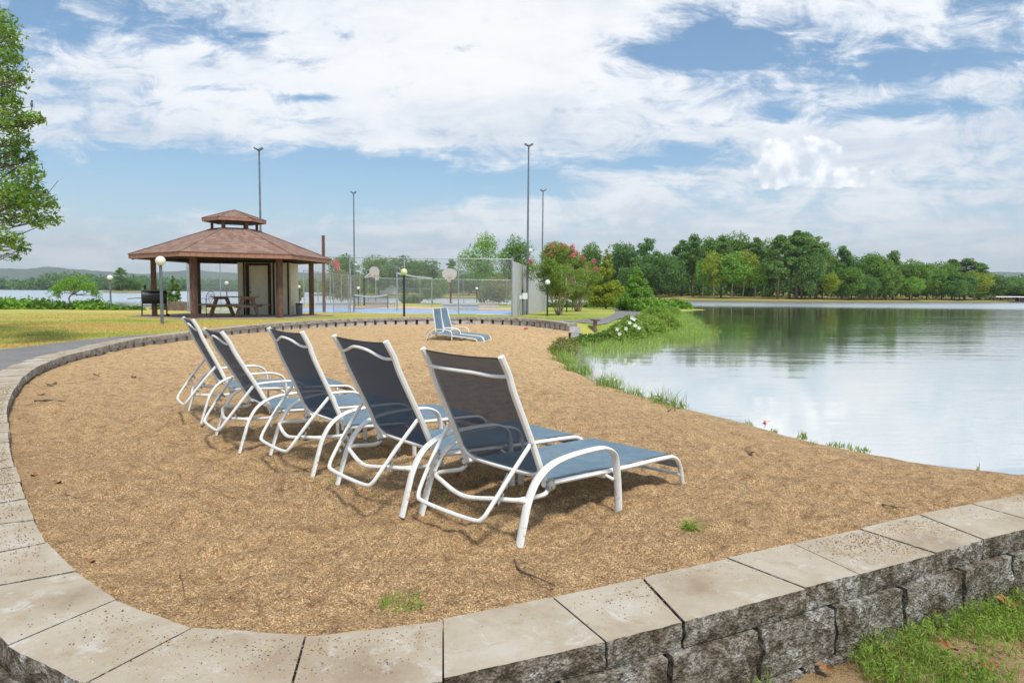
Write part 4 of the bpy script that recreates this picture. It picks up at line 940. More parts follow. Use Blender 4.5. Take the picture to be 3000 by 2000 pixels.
# timber planter beyond the grill
q = PY(531, 895, 40); pl_ = thing('timber_planter', 'low grey timber planter box by the fence left of the gazebo post', 'planter', (q[0], 40, cz(q[0], 40)))
m = MB(); 
for i in range(3): m.box((0, 0, .1 + i * .17), (1.25, .9, .16))
m.build('planter_side', MT['grey_wood'], pl_); m = MB(); m.box((-.55, -.47, .3), (.12, .08, .62)); m.build('corner_post', MT['grey_wood'], pl_)

# birdfeeder-like stump post by the cove
q = P(1742, 979, -.27); pp_ = thing('ledge_post', 'weathered wooden post with a flat slanted top on the grass by the cove', 'post', (q[0], q[1], th(q[0], q[1]) + .02))
m = MB(); m.sweep([(0, 0, -.1), (.0, 0, .2), (.015, 0, .41)], .085, .075, seg=8); m.build('stem', MT['grey_wood'], pp_); m = MB(); m.cyl((.012, 0, .40), (.016, 0, .45), .16, .21, 12); m.build('flat_top', MT['grey_wood'], pp_)

# ------------------------------------------------------------------ foliage
def leaves(mb, c, size, rng, aspect=.45, up=0.0, mi=0, droop=None, fold=False):
    """one small pointed quad per centre, random or upward facing"""
    n = len(c); d = rng.normal(size=(n, 3)); d[:, 2] = d[:, 2] * .7 + (up if droop is None else 0)
    if droop is not None: d[:, 2] = -abs(d[:, 2]) * droop
    d /= np.linalg.norm(d, axis=1)[:, None]
    e = rng.normal(size=(n, 3)); e[:, 2] *= .5; e -= d * (e * d).sum(1)[:, None]; e /= np.linalg.norm(e, axis=1)[:, None]
    L = (size * rng.uniform(.65, 1.3, n))[:, None] if np.isscalar(size) else (size * rng.uniform(.65, 1.3, n))[:, None]
    w = L * aspect
    v = np.stack([c - d * L * .5, c + e * w * .5 - d * L * .05, c + d * L * .5, c - e * w * .5 - d * L * .05], 1)
    mb.add(v.reshape(-1, 3), (np.arange(n)[:, None] * 4 + np.arange(4)), mi)
def clump_pts(rng, c, r, n, shell=.45):
    """points in a squashed ball, denser near its rim, uneven"""
    d = rng.normal(size=(n, 3)); d /= np.linalg.norm(d, axis=1)[:, None]
    rad = (shell + (1 - shell) * rng.random(n) ** .6); k = 1 + .35 * fbm(d[:, 0] * 2 + d[:, 2], d[:, 1] * 2, 1.3, 2, int(rng.integers(99)))
    return np.array(c) + d * (rad * k)[:, None] * np.array(r)
def lobes_ellipsoid(rng, c, r, n, jit=.28, sub=.34):
    """sub-clump centres spread through an ellipsoid crown"""
    out = []
    for i in range(n):
        d = rng.normal(size=3); d /= np.linalg.norm(d); k = rng.uniform(.25, 1) ** .5 * .82
        out.append((np.array(c) + d * np.array(r) * k, np.array(r).mean() * sub * rng.uniform(.6, 1.35)))
    return out
def limb(mb, a, b, r0, r1, rng, bend=.08, n=6, seg=7):
    a = np.array(a, float); b = np.array(b, float); L = np.linalg.norm(b - a); o = rng.normal(size=3) * bend * L; o2 = rng.normal(size=3) * bend * L * .5
    t = np.linspace(0, 1, n)[:, None]; p = a + (b - a) * t + o * np.sin(PI * t) + o2 * np.sin(2 * PI * t); mb.sweep(p, np.linspace(r0, r1, n), seg=seg)
def make_tree(name, label, cat, loc, kind, h, w, leaf, rng, group=None, leafsize=.12, nleaf=9000, trunk_h=.25, tr=.05, bark='bark', nl=40, trunks=1, shape=None, conn=.5, squash=.75, link=True):
    t = thing(name, label, cat, loc, 0, group)
    cr = MB(); tk = MB()
    th0 = h * trunk_h; lobes = []
    if kind == 'round':
        c = (0, 0, th0 + (h - th0) * .52); r = (w / 2, w / 2, (h - th0) / 2); lobes = lobes_ellipsoid(rng, c, r, nl)
    elif kind == 'cone':
        for i in range(nl):
            f = rng.random() ** 1.2; zz = th0 + (h - th0) * f; rad = w / 2 * (1 - f) ** .75 * rng.uniform(.3, .95); a_ = rng.uniform(0, 2 * PI)
            lobes.append((np.array([rad * math.cos(a_), rad * math.sin(a_), zz]), w * .15 * (1.15 - f) * rng.uniform(.7, 1.3)))
    elif kind == 'pine':
        for i in range(nl):
            f = rng.random(); zz = th0 + (h - th0) * f; rad = w / 2 * math.sin(PI * min(1, .25 + f * .72)) * rng.uniform(.15, 1); a_ = rng.uniform(0, 2 * PI)
            lobes.append((np.array([rad * math.cos(a_), rad * math.sin(a_), zz]), w * .14 * rng.uniform(.6, 1.3)))
    elif kind == 'vase':
        for i in range(nl):
            f = rng.random() ** .8; zz = th0 + (h - th0) * f; rad = w / 2 * (.35 + .65 * math.sin(PI * min(.85, f * .95) + .15)) * rng.random() ** .5 * (1 if f < .8 else .8); a_ = rng.uniform(0, 2 * PI)
            lobes.append((np.array([rad * math.cos(a_), rad * math.sin(a_), zz]), w * .12 * rng.uniform(.6, 1.3)))
    tot = sum(l[1] ** 2 for l in lobes); 
    for c, r in lobes:
        k = max(6, int(nleaf * r * r / tot)); leaves(cr, clump_pts(rng, c, (r, r, r * squash), k), leafsize, rng, up=.25 if kind != 'pine' else .5, aspect=.55)
    tb = h * tr
    if trunks == 1:
        top = np.array([rng.normal() * .02 * h, rng.normal() * .02 * h, h * (.9 if kind in ('pine', 'cone') else th0 / h + .35)])
        limb(tk, (0, 0, -.2), top, tb, tb * .3, rng, .02, 8, 9)
        for c, r in lobes:
            if rng.random() < conn:
                zb = min(c[2] - .25 * math.hypot(c[0], c[1]), top[2]); zb = max(zb, th0 * .9); f = zb / top[2]; limb(tk, (top[0] * f, top[1] * f, zb), c, tb * .28, tb * .05, rng, .06, 5, 5)
    else:
        for i in range(trunks):
            a_ = 2 * PI * i / trunks + rng.uniform(-.3, .3); sp = w * rng.uniform(.10, .30); e = np.array([sp * math.cos(a_), sp * math.sin(a_), h * rng.uniform(.5, .7)])
            s0 = np.array([.06 * math.cos(a_) * w / 2, .06 * math.sin(a_) * w / 2, -.15]); limb(tk, s0, e, tb * rng.uniform(.6, .9), tb * .25, rng, .05, 8, 8)
            for c, r in lobes:
                if rng.random() < conn / trunks * 1.6: f = rng.uniform(.55, 1); limb(tk, s0 + (e - s0) * f, c, tb * .2, tb * .05, rng, .05, 5, 5)
    tk.build('trunk', MT[bark], t, True); cr.build('crown', MT[leaf], t)
    return t, lobes

rg = np.random.default_rng(11)
# big oak reaching in from the left edge
oak = thing('oak_tree', 'leafy oak reaching in at the left edge of the view', 'tree', (-14.2, 14.5, .12))
oc = MB(); ot = MB(); o0 = np.array([-14.2, 14.5, .12])
cl_px = [(5, 60, 38), (28, 100, 30), (0, 130, 55), (25, 165, 30), (0, 200, 60), (35, 235, 32), (15, 280, 38), (40, 300, 24), (100, 345, 24), (72, 352, 26), (30, 365, 40), (0, 330, 55), (8, 420, 45), (70, 412, 22), (60, 450, 36), (20, 480, 52), (95, 505, 30), (70, 540, 38), (40, 560, 50), (0, 590, 60), (110, 590, 36), (60, 600, 40), (150, 600, 24), (158, 645, 20), (120, 648, 26), (85, 640, 24), (25, 640, 30), (0, 700, 40), (45, 705, 28), (66, 728, 20), (45, 755, 14), (98, 470, 18), (118, 560, 22), (48, 130, 14), (60, 230, 14), (118, 350, 14)]
trk = catmull([(0, 0, -.2), (.1, 0, 2), (-.1, .1, 4), (.1, 0, 7), (0, 0, 9)], 5); ot.sweep(trk, np.linspace(.32, .1, len(trk)), seg=10)
for (u, v, r) in cl_px:
    y = 13.6 + rg.uniform(-.7, .9); c = PY(u, v, y) - o0; rad = r / 2000 * y * 1.0; n = int(26 * (r / 10) ** 1.7)
    leaves(oc, clump_pts(rg, c, (rad, rad * 1.6, rad), n, .15), .10, rg, aspect=.42, up=-.1)
    s = np.array([0, 0, max(1.6, c[2] - .9 * rg.uniform(.3, 1.0))]); limb(ot, s + [0, 0, 0], c, .035, .006, rg, .05, 7, 5)
    for k in range(4): limb(ot, c - (c - s) * rg.uniform(.05, .2), c + rg.normal(size=3) * rad * .6, .008, .003, rg, .08, 4, 4)
for k in range(60):
    a_ = rg.uniform(0, 2 * PI); rad = rg.uniform(.5, 3.4); c = np.array([rad * math.cos(a_), rad * math.sin(a_) * .9, rg.uniform(2.6, 10)]);
    if c[0] > 3.0 and abs(c[1]) < 2: continue
    w_ = c + o0
    if w_[0] > -.74 * w_[1]: continue
    leaves(oc, clump_pts(rg, c, (.75, .75, .5), 170, .2), .12, rg, aspect=.5); limb(ot, (0, 0, max(2, c[2] - 1)), c, .05, .01, rg, .06, 6, 5)
ot.build('trunk', MT['bark'], oak, True); oc.build('crown', MT['leaf_oak'], oak)
q = PY(93, 306, 13.5); bd = thing('bird', 'small dark bird perched on an outer twig of the left oak', 'bird', tuple(q))
m = MB(); m.sphere((0, 0, 0), .028, 10, 8, sc=(1, .8, 1.9)); m.sphere((.008, 0, .062), .02, 8, 6); m.sweep([(0, 0, -.04), (-.012, 0, -.11)], .012, .004, seg=6); m.sweep([(.02, 0, .062), (.04, 0, .06)], [.006, .001], seg=5); m.build('body', MT['dgrey'], bd, True)
m = MB(); limb(m, np.array([-.55, .1, -.16]), np.array([.06, 0, -.055]), .012, .004, rg, .05, 6, 5); m.build('perch', MT['bark'], bd)
bpy.data.objects.remove(m and bpy.data.objects['perch'], do_unlink=True)
m = MB(); limb(m, q - o0 + np.array([-.75, .1, -.30]), q - o0 + np.array([.05, 0, -.055]), .012, .004, rg, .04, 8, 5); m.build('twig', MT['bark'], oak, True)

# crape myrtles
def myrtle(label, u, v, y, h, w, seed, pinks):
    rr_ = np.random.default_rng(seed); q = PY(u, v, y); z = cz(q[0], y)
    t, lob = make_tree('crape_myrtle', label, 'tree', (q[0], y, z), 'vase', h * .93, w, 'leaf_myrtle', rr_, 'crape myrtles in bloom', .085, 30000, .30, .019, 'pale_bark', 62, 8, conn=.8)
    fl = MB()
    lob = sorted(lob, key=lambda l: -(l[0][2] + .3 * abs(l[0][0])))[:pinks]
    for c, r in lob:
        c = c + np.array([c[0] * .12, -.12, .22]); leaves(fl, clump_pts(rr_, c, (.15, .15, .22), 210, .1), .055, rr_, aspect=.9)
    for px, py in ([(1640, 745), (1660, 720), (1520, 0)] if 0 else []): pass
    fl.build('blossom', MT['pink'], t); return t
myrtle('large flowering tree with pink blossom and bare pale stems beside the metal wall', 1640, 925, 41.5, 4.35, 3.9, 3, 30)
myrtle('second pink flowering tree standing behind the larger one', 1692, 905, 56, 4.5, 3.6, 5, 30)
q = PG(1775, 897); make_tree('cypress', 'yellow green feathery conifer right of the flowering trees', 'tree', (PY(1776, 890, 68)[0], 68, -.2), 'cone', 5.7, 3.6, 'leaf_yellow', np.random.default_rng(7), None, .17, 16000, .12, .018, nl=80)
make_tree('shrub_tree', 'dense round bright green shrub tree by the path bend', 'tree', (PY(1864, 890, 60)[0], 60, -.25), 'cone', 3.9, 3.9, 'leaf_bright', np.random.default_rng(8), None, .17, 17000, .04, .02, nl=90)
# trees just behind the court
BT = [('tall bright green tree behind the court fence', 1415, 672, 84, 6.0, 'leaf_bright', 'round', 21), ('loose leafed tree beside the tallest floodlight pole', 1508, 676, 86, 4.6, 'leaf_mid', 'round', 22),
      ('dense dark green bush under the right basketball hoop', 1268, 798, 82, 4.2, 'leaf_mid', 'round', 23), ('yellowish bush at the right end of the back fence', 1462, 806, 80, 5.0, 'leaf_brown', 'round', 24),
      ('small brownish tree seen between the right gazebo posts', 862, 815, 70, 2.0, 'leaf_brown', 'round', 26), ('leafy shrub with pale flowers behind the left gazebo post', 505, 808, 42, 1.4, 'leaf_mid', 'cone', 27),
      ('olive bush behind the left end of the court', 1000, 795, 80, 4.8, 'leaf_brown', 'round', 28), ('low bush by the second bench wall', 1205, 868, 84, 3.0, 'leaf_mid', 'round', 29)]
for lab, u, vt, y, w_, lf, kd, sd_ in BT:
    q = PY(u, vt, y); z = max(th(q[0], y), -.3); h_ = q[2] - z
    make_tree('leafy_tree' if h_ > 4 else 'bush', lab, 'tree' if h_ > 4 else 'bush', (q[0], y, z), kd, h_, w_, lf, np.random.default_rng(sd_), None, .22 if y > 60 else .11, 7000 if y > 60 else 5000, .18 if h_ > 4 else .04, .022, nl=46, trunks=1 if h_ < 4 else 3)
q = PY(985, 775, 78); m = MB(); leaves(m, clump_pts(rg, (0, 0, 0), (.5, .5, .8), 260, .1), .16, rg, aspect=.9); tag(m.build('blossom_spray', MT['pink'], loc=tuple(q)), 'small cluster of pink blossom above the olive bush', 'blossom')

# mimosa on the left shore
mm = thing('mimosa_tree', 'small umbrella shaped feathery tree on a bent thin trunk by the lake', 'tree', (PY(222, 905, 41)[0], 41, -.15)); mo = np.array([PY(222, 905, 41)[0], 41, -.15])
tk = MB(); cr = MB(); tp = catmull([PY(222, 905, 41) - mo, PY(205, 885, 41) - mo, PY(203, 870, 41) - mo, PY(215, 862, 41) - mo], 5); tk.sweep(tp, np.linspace(.05, .03, len(tp)), seg=8)
fan = [(180, 862), (195, 845), (215, 838), (240, 845), (255, 850), (275, 862), (210, 820), (235, 822), (185, 830), (260, 838)]
for (u, v) in fan: limb(tk, tp[-1], PY(u, v, 41 + rg.uniform(-.6, .6)) - mo, .03, .01, rg, .06, 5, 5)
for k in range(190):
    f = rg.uniform(-1, 1); u = 222 + 58 * f; top = 808 + 42 * f * f; v = top + rg.uniform(0, 1) ** 1.3 * (46 - 20 * abs(f)); c = PY(u, v, 41 + rg.uniform(-1.3, 1.3) * (1 - abs(f) * .5)) - mo
    dr = np.array([f * .5 + rg.normal() * .3, rg.normal() * .4, -.28 * rg.random() - .02]); dr = dr / np.linalg.norm(dr) * rg.uniform(.35, .6)
    n = 26; s = rg.random(n)[:, None]; pts = c + dr * s + rg.normal(size=(n, 3)) * .035 + np.array([0, 0, .12]) * np.sin(PI * s); leaves(cr, pts, .11, rg, aspect=.38)
tk.build('trunk', MT['bark'], mm, True); cr.build('crown', MT['leaf_bright'], mm)

# ground-cover bushes along the left shore
def mound(name, label, cat, pts, leaf, size, rng, n, group=None, aspect=.6, kind=None, up=.4, flowers=None, stem=True):
    """pts: (x, y, z, rx, rz) leaf heaps"""
    m = MB(); o = np.array([pts[0][0], pts[0][1], pts[0][2]]); t = thing(name, label, cat, tuple(o), 0, group)
    tot = sum(p[3] * p[4] for p in pts)
    for p in pts:
        k = int(n * p[3] * p[4] / tot); c = clump_pts(rng, (0, 0, 0), (p[3], p[3] * .8, p[4]), k, .5); c[:, 2] = abs(c[:, 2]); leaves(m, c + np.array(p[:3]) - o, size, rng, aspect=aspect, up=up)
    m.build('foliage', MT[leaf], t)
    if stem:
        m = MB()
        for p in pts: 
            for _ in range(2): limb(m, np.array([p[0] + rng.normal() * p[3] * .2, p[1], p[2] - .05]) - o, np.array([p[0] + rng.normal() * p[3] * .5, p[1] + rng.normal() * p[3] * .4, p[2] + p[4] * .75]) - o, .02, .006, rng, .08, 5, 5)
        m.build('stem', MT['bark'], t)
    if flowers:
        for c in flowers:
            m = MB()
            for k in range(5):
                a_ = 2 * PI * k / 5; d = np.array([math.cos(a_), -.35, math.sin(a_)]); s_ = np.array([-math.sin(a_), 0, math.cos(a_)]); r_ = .06; c0 = np.array(c) - o
                m.add([c0, c0 + d * r_ * .7 + s_ * r_ * .45, c0 + d * r_ * 1.1, c0 + d * r_ * .7 - s_ * r_ * .45], [[0, 1, 2, 3]])
            m.build('flower', MT['petal'], t)
    return t
lb = [('wide mound of broad leaved plants at the far left shore', [(-30, 872), (10, 876), (50, 872), (95, 876)], 1.5, 'leaf_bright'), ('broad leaved mound with a few reddish leaves beside the mimosa', [(130, 880), (165, 884), (190, 886)], 1.0, 'leaf_mid'),
      ('green mound right under the mimosa tree', [(235, 880), (262, 878), (290, 884)], 1.0, 'leaf_bright'), ('small leafy clump right of the left lawn lamp', [(335, 893), (350, 897)], .5, 'leaf_bright'), ('low weeds with reddish tips near the grill', [(380, 897), (400, 898)], .5, 'leaf_mid')]
for lab, px, r, lf in lb:
    pts = []
    for (u, v) in px: 
        q = PY(u, v, 40.5); pts.append((q[0], 40.5 + rg.uniform(-.5, .8), -.12, r * 41 / 41, q[2] + .12))
    mound('lake_bush', lab, 'bush', pts, lf, .20, rg, 2600 if r > 1 else 1500, 'leafy mounds along the left shore', .75)
mound('shore_bush', 'low bush behind the grill legs beside the planter', 'bush', [(PY(470, 890, 43)[0], 43, -.1, .7, .55), (PY(560, 890, 44)[0], 44, -.1, .9, .5)], 'leaf_mid', .13, rg, 1600)
for k, (u0, u1, v) in enumerate([(1558, 1650, 884), (1655, 1745, 886), (1745, 1830, 885)]):
    pts = [(PY(u, v, 74)[0], 74 + rg.uniform(-1, 1), -.3, 1.0, rg.uniform(.45, .75)) for u in np.linspace(u0, u1, 5)]
    mound('shore_bush', ['low green hedge along the water left of the flowering trees', 'low green hedge behind the second flowering tree', 'low green hedge under the yellow green conifer'][k], 'bush', pts, 'leaf_mid', .22, rg, 2200, 'hedges along the back shore')
# bushes on the right of the cove
def PW(u, v, z=-.3): return P(u, v, z)
def heap(spec): 
    out = []
    for u, v, r, h_ in spec: q = PW(u, v); out.append((q[0], q[1], q[2], r, h_))
    return out
mound('willow_bush', 'bright yellow green bush on the point by the reeds', 'bush', heap([(1900, 980, .8, .62), (1945, 960, .85, .68), (1920, 930, 1.0, .72), (1955, 925, 1.0, .66), (1890, 950, .7, .5)]), 'leaf_weed', .12, rg, 20000, aspect=.35)
mound('big_leaf_plant', 'large leaved green plant at the tip behind the yellow bush', 'bush', heap([(1905, 915, 1.3, 1.1), (1945, 908, 1.3, 1.0), (1985, 905, 1.5, .9), (1890, 905, 1.0, .8)]), 'leaf_bright', .30, rg, 4500, aspect=.8)
fl = [PY(u, v, y) for u, v, y in [(1808, 964, 21.4), (1834, 962, 21.3), (1861, 953, 21.5), (1851, 931, 22.4), (1858, 935, 22.2), (1815, 977, 21.4), (1872, 960, 21.6), (1845, 945, 21.9)]]
mound('hibiscus_bush', 'bush with large white flowers at the edge of the cove', 'bush', heap([(1810, 1000, .5, .5), (1845, 1000, .5, .6), (1878, 990, .5, .55), (1840, 985, .6, .68)]), 'leaf_myrtle', .10, rg, 11000, aspect=.5, flowers=fl)
mound('cove_weeds', 'leafy weeds at the foot of the wooden ledge post', 'bush', heap([(1760, 1000, .35, .28), (1775, 996, .35, .3), (1720, 1000, .4, .24), (1690, 1008, .35, .2)]), 'leaf_mid', .10, rg, 3000, aspect=.5)
mound('cove_weeds', 'dark scrub at the end of the block wall by the cove', 'bush', heap([(1655, 1015, .4, .28), (1640, 1030, .35, .22), (1665, 1035, .3, .2)]), 'leaf_brown', .08, rg, 2600, aspect=.4)
# blades
def blades(mb, c, h, rng, w=.008, lean=.35, seg=3):
    n = len(c); a_ = rng.uniform(0, 2 * PI, n); H = h * rng.uniform(.5, 1.25, n) if np.isscalar(h) else h * rng.uniform(.6, 1.2, n); ln = rng.uniform(0, lean, n) * H
    d = np.c_[np.cos(a_), np.sin(a_)]; b_ = rng.uniform(0, 2 * PI, n); s = np.c_[np.cos(b_), np.sin(b_)] * (w if np.isscalar(w) else np.asarray(w)[:, None])
    rows = []
    for k in range(seg + 1):
        t = k / seg; p = c + np.c_[d * (ln * t * t)[:, None], H * t * (1 - .25 * t * ln / (H + 1e-9))]; ww = s * (1 - t) ** .7 * .5
        rows.append(p + np.c_[ww, np.zeros(n)]); rows.append(p - np.c_[ww, np.zeros(n)])
    v = np.stack(rows, 1); m_ = 2 * (seg + 1)
    f = np.concatenate([np.arange(n)[:, None] * m_ + np.array([2 * k, 2 * k + 1, 2 * k + 3, 2 * k + 2]) for k in range(seg)]); mb.add(v.reshape(-1, 3), f)
# reeds: uncountable, one object
poly = np.array([P(u, v, WATER)[:2] for u, v in [(1668, 1012), (1760, 1000), (1850, 1000), (1900, 985), (1960, 965), (1965, 915), (2010, 918), (2050, 938), (2060, 960), (2110, 985), (2125, 1002), (2040, 1006), (1960, 1022), (1870, 1035), (1790, 1052), (1720, 1050), (1680, 1040)]])
N = 130000; lo, hi = poly.min(0) - 1, poly.max(0) + 1; pts = rg.uniform(lo, hi, (N, 2)); dd = sdist(pts[:, 0], pts[:, 1], poly)
dn = fbm(pts[:, 0], pts[:, 1], .9, 3, 6); ok = (dd + dn * 1.2 > .15) & (rg.random(N) < np.clip(.12 + dd * .35 + dn * .5, .05, .95)); pts = pts[ok][:34000]; dd = dd[ok][:34000]
mb = MB(); blades(mb, np.c_[pts, np.full(len(pts), WATER - .02)], (.11 + .17 * np.clip(dd, 0, 1)) * (1 + .8 * fbm(pts[:, 0], pts[:, 1], 1.6, 2, 3)), rg, w=.022, lean=.45)
lc = np.repeat(np.c_[pts, np.full(len(pts), WATER + .12)], 2, 0) + rg.normal(size=(len(pts) * 2, 3)) * np.array([.05, .05, .07]); leaves(mb, lc, .07, rg, aspect=.3, up=.6)
tag(mb.build('reeds', MT['leaf_reed']), 'bed of green reeds and water weeds growing out of the cove', 'reeds', kind='stuff')
# shore tufts, each its own plant
def tuft(label, x, y, z, r, h, n, group='grass tufts at the water edge', leaf='leaf_reed', w=.010, lean=.8, name='grass_tuft'):
    t = MB(); a_ = rg.uniform(0, 2 * PI, n); rr2 = r * np.sqrt(rg.random(n)); c = np.c_[rr2 * np.cos(a_), rr2 * np.sin(a_), np.full(n, -.01)]
    blades(t, c, h, rg, w=w, lean=lean, seg=4); lv = c[rg.integers(0, n, n // 2)] + np.c_[rg.normal(size=(n // 2, 2)) * r * .2, rg.random(n // 2) * h * .6]; leaves(t, lv, h * .35, rg, aspect=.22, up=.5)
    return tag(t.build(name, MT[leaf], loc=(x, y, z)), label, 'grass tuft', group)
for i, (u, v, r, h_, n, lab) in enumerate([(1690, 1090, .30, .26, 190, 'thick green tuft at the corner where the cove meets the sand'), (1655, 1060, .32, .24, 200, 'dense grass clump left of the cove water'), (1640, 1040, .32, .22, 180, 'grass clump just below the dark stump'),
        (1745, 1122, .18, .17, 60, 'leafy tuft leaning over the water below the cove'), (1785, 1140, .24, .36, 120, 'tall leafy plant at the water edge under the reeds'), (1850, 1160, .20, .22, 90, 'small tuft between two larger shore plants'), (1905, 1178, .22, .20, 80, 'tuft with thin blades on the shore by the dark twig'),
        (1950, 1192, .17, .32, 60, 'long bladed grass arching over the water'), (1985, 1205, .16, .28, 60, 'thin blades right of the arching grass'), (2105, 1232, .16, .08, 40, 'low dark weed on the shore, middle of the bank'), (2193, 1245, .06, .12, 30, 'short spiky tuft left of the pink flower'),
        (2268, 1258, .06, .06, 24, 'tiny tuft right of the pink flower'), (2350, 1275, .06, .10, 26, 'star shaped grass tuft on the bank'), (2455, 1296, .13, .06, 50, 'flat green tuft trailing down the bank'), (2520, 1310, .10, .05, 40, 'faint creeping weed on the lower bank'), (2865, 1368, .012, .09, 3, 'thin dry stalk standing at the right water edge'), (2920, 1385, .07, .04, 14, 'sparse weed near the right end of the shore')]):
    q = P(u, v, -.30); tuft(lab, q[0], q[1], -.33, r, h_, n, w=.013)
for (u, v, r, h_, n, lab) in [(1180, 1765, .085, .045, 120, 'bright green grass patch in the near sand by the wall'), (2020, 1548, .035, .085, 80, 'upright little weed in the sand right of the nearest lounger'), (2228, 1480, .05, .02, 26, 'faint pale weed in the sand toward the wall'), (960, 1408, .09, .03, 60, 'small green sprout between the lounger legs'), (1103, 1450, .04, .03, 24, 'tiny sprout beside the second lounger foot'),
        (360, 1018, .3, .05, 70, 'pale green weeds at the foot of the curved wall'), (1535, 1145, .10, .04, 30, 'small flat weed in the sand behind the loungers'), (2375, 1295, .09, .05, 20, 'yellowish weed on the beach slope'), (1510, 1098, .12, .05, 26, 'pale weed patch on the open sand')]:
    q = PS(u, v); tuft(lab, q[0], q[1], q[2], r, h_, n, 'weeds growing in the sand', 'leaf_weed', .006, 2.4, 'weed_tuft')
# near right corner: weeds outside the wall
N = 42000; x = rg.uniform(.3, 4.6, N); y = rg.uniform(1.2, 4.4, N); ok = (sdist(x, y, np.vstack([wo_, [[8, 9], [6, 20], [-3, 20]]])) < -.0)
dw = np.min(np.hypot(x[:, None] - wo_[None, :90, 0], y[:, None] - wo_[None, :90, 1]), 1); nz = fbm(x, y, 2.2, 3, 12)
ok &= (dw > .03) & (nz + .22 - .14 * (x < 1.4) > rg.random(N) * .5 - .10) & (x > .9)
x, y = x[ok], y[ok]; mb = MB(); z = lawn_h(x, y)
pk = rg.random(len(x)) < .36 + .5 * (nz[ok] > .12); x, y, z = x[pk], y[pk], z[pk]; hs_ = .05 + .07 * rg.random(len(x))
blades(mb, np.c_[x, y, z], hs_, rg, w=.0045, lean=.5)
for k in range(7):
    f = rg.uniform(.25, 1.0, len(x)); leaves(mb, np.c_[x, y, z + f * hs_] + np.c_[rg.normal(size=(len(x), 2)) * .011, np.zeros(len(x))], .027, rg, aspect=.2, up=.9)
tag(mb.build('weeds', MT['leaf_weed']), 'green weeds on the bare soil below the block wall', 'weeds', kind='stuff')
# turf blades over the lawn
N = 90000; u = rg.uniform(-40, 1760, N); v = 1040 - 118 * rg.random(N) ** .7; 
dxy = []
d = _f[None] + _r[None] * ((u - 1500) / FPX)[:, None] - _u[None] * ((v - 1000) / FPX)[:, None]; t = (.1 - HC) / d[:, 2]; x = d[:, 0] * t; y = d[:, 1] * t
ok = (sdist(x, y, LAND) > .4) & (sdist(x, y, SANDP) < -.5) & (y < 60) & (np.hypot(x - GX, y - GY) > 3.9) & ~((x > -17.8) & (x < 1.4) & (y > 37.4) & (y < 62)); x, y = x[ok], y[ok]
pin = sdist(x, y, np.vstack([inn, outr[::-1]])) ; pin2 = sdist(x, y, np.vstack([pa, pb[::-1]])); ok = (pin < -.02) & (pin2 < -.02); x, y = x[ok], y[ok]
mb = MB(); z = TH(x, y); blades(mb, np.c_[x, y, z - .005], .045, rg, w=.014, lean=.9, seg=2)
tag(mb.build('turf', MT['turf']), 'short dry grass blades covering the lawn', 'grass', kind='stuff')

# ------------------------------------------------------------------ sticks, leaves, litter
def stick(label, pts, r, z=.008, grp=None):
    q = np.array([PS(*p) for p in pts]); q[:, 2] += z; o = q[0].copy(); m = MB(); q = catmull(q - o, 5); m.sweep(q, np.linspace(r, r * .45, len(q)) * (1 + .2 * rg.normal(size=len(q))), seg=6); return tag(m.build('stick', MT['stick'], smooth=True, loc=tuple(o)), label, 'stick', grp)
stick('bent brown stick lying by the near wall', [(1508, 1643), (1522, 1672), (1560, 1690), (1628, 1720)], .006)
stick('dark stick lying in the sand near the left wall', [(102, 1176), (140, 1174), (192, 1177)], .013)
stick('thin dark twig on the sand at the left', [(190, 1450), (208, 1456), (226, 1461)], .004)
stick('thin twig in the sand near the right end of the wall', [(2585, 1480), (2625, 1488), (2662, 1490)], .004)
stick('short dark twig on the bank edge', [(1958, 1206), (1968, 1200), (1978, 1204)], .012)
stick('small twig in the sand behind the fourth lounger back', [(1012, 1085), (1030, 1090)], .008)
stick('thin crooked twig near the lower left sand', [(528, 1690), (535, 1712), (540, 1745)], .003)
def dleaf(label, u, v, s, surf=None, rz=0, mt='deadleaf', curl=.35, z=None):
    q = PS(u, v) if z is None else P(u, v, z); m = MB(); n = 9; a_ = np.linspace(0, 2 * PI, 26)[:-1]
    rad = s * (.55 + .25 * abs(np.cos(a_ * 2.5)) + .1 * rg.normal(size=25)); V = [(0, 0, .15 * s)] + [(r * math.cos(t), r * .6 * math.sin(t), curl * s * (math.cos(t) ** 2) + curl * s * .5 * rg.random()) for r, t in zip(rad, a_)]
    m.add(V, [[0, 1 + i, 1 + (i + 1) % 25] for i in range(25)]); m.sweep([(0, 0, .15 * s), (-.9 * s, 0, .05 * s)], .03 * s, seg=4)
    o = m.build('dead_leaf', MT[mt], loc=(q[0], q[1], q[2] + .004)); o.rotation_euler = (0, 0, rz); return tag(o, label, 'dead leaf', 'dead leaves lying about')
for a_ in [('orange brown curled leaf on the lower left sand', 262, 1652, .045), ('rust leaf tucked against the cap stones at the bottom left', 462, 1831, .035), ('pinkish brown leaf on the left sand', 168, 1418, .05), ('tan leaf by the left wall', 60, 1245, .05), ('small reddish leaves near the left stick', 120, 1158, .06),
           ('dark crumpled leaves left of the row of loungers', 150, 1130, .09), ('dark leaf on the sand up by the curved wall', 285, 1100, .07), ('dark leaf right of another one by the curved wall', 392, 1108, .06), ('dark crumpled leaf on the beach near the water', 2196, 1330, .06), ('yellowish leaf by the left wall bend', 100, 1395, .04)]:
    dleaf(*a_, rz=rg.uniform(0, 6), mt='stick' if 'dark' in a_[0] else 'deadleaf')
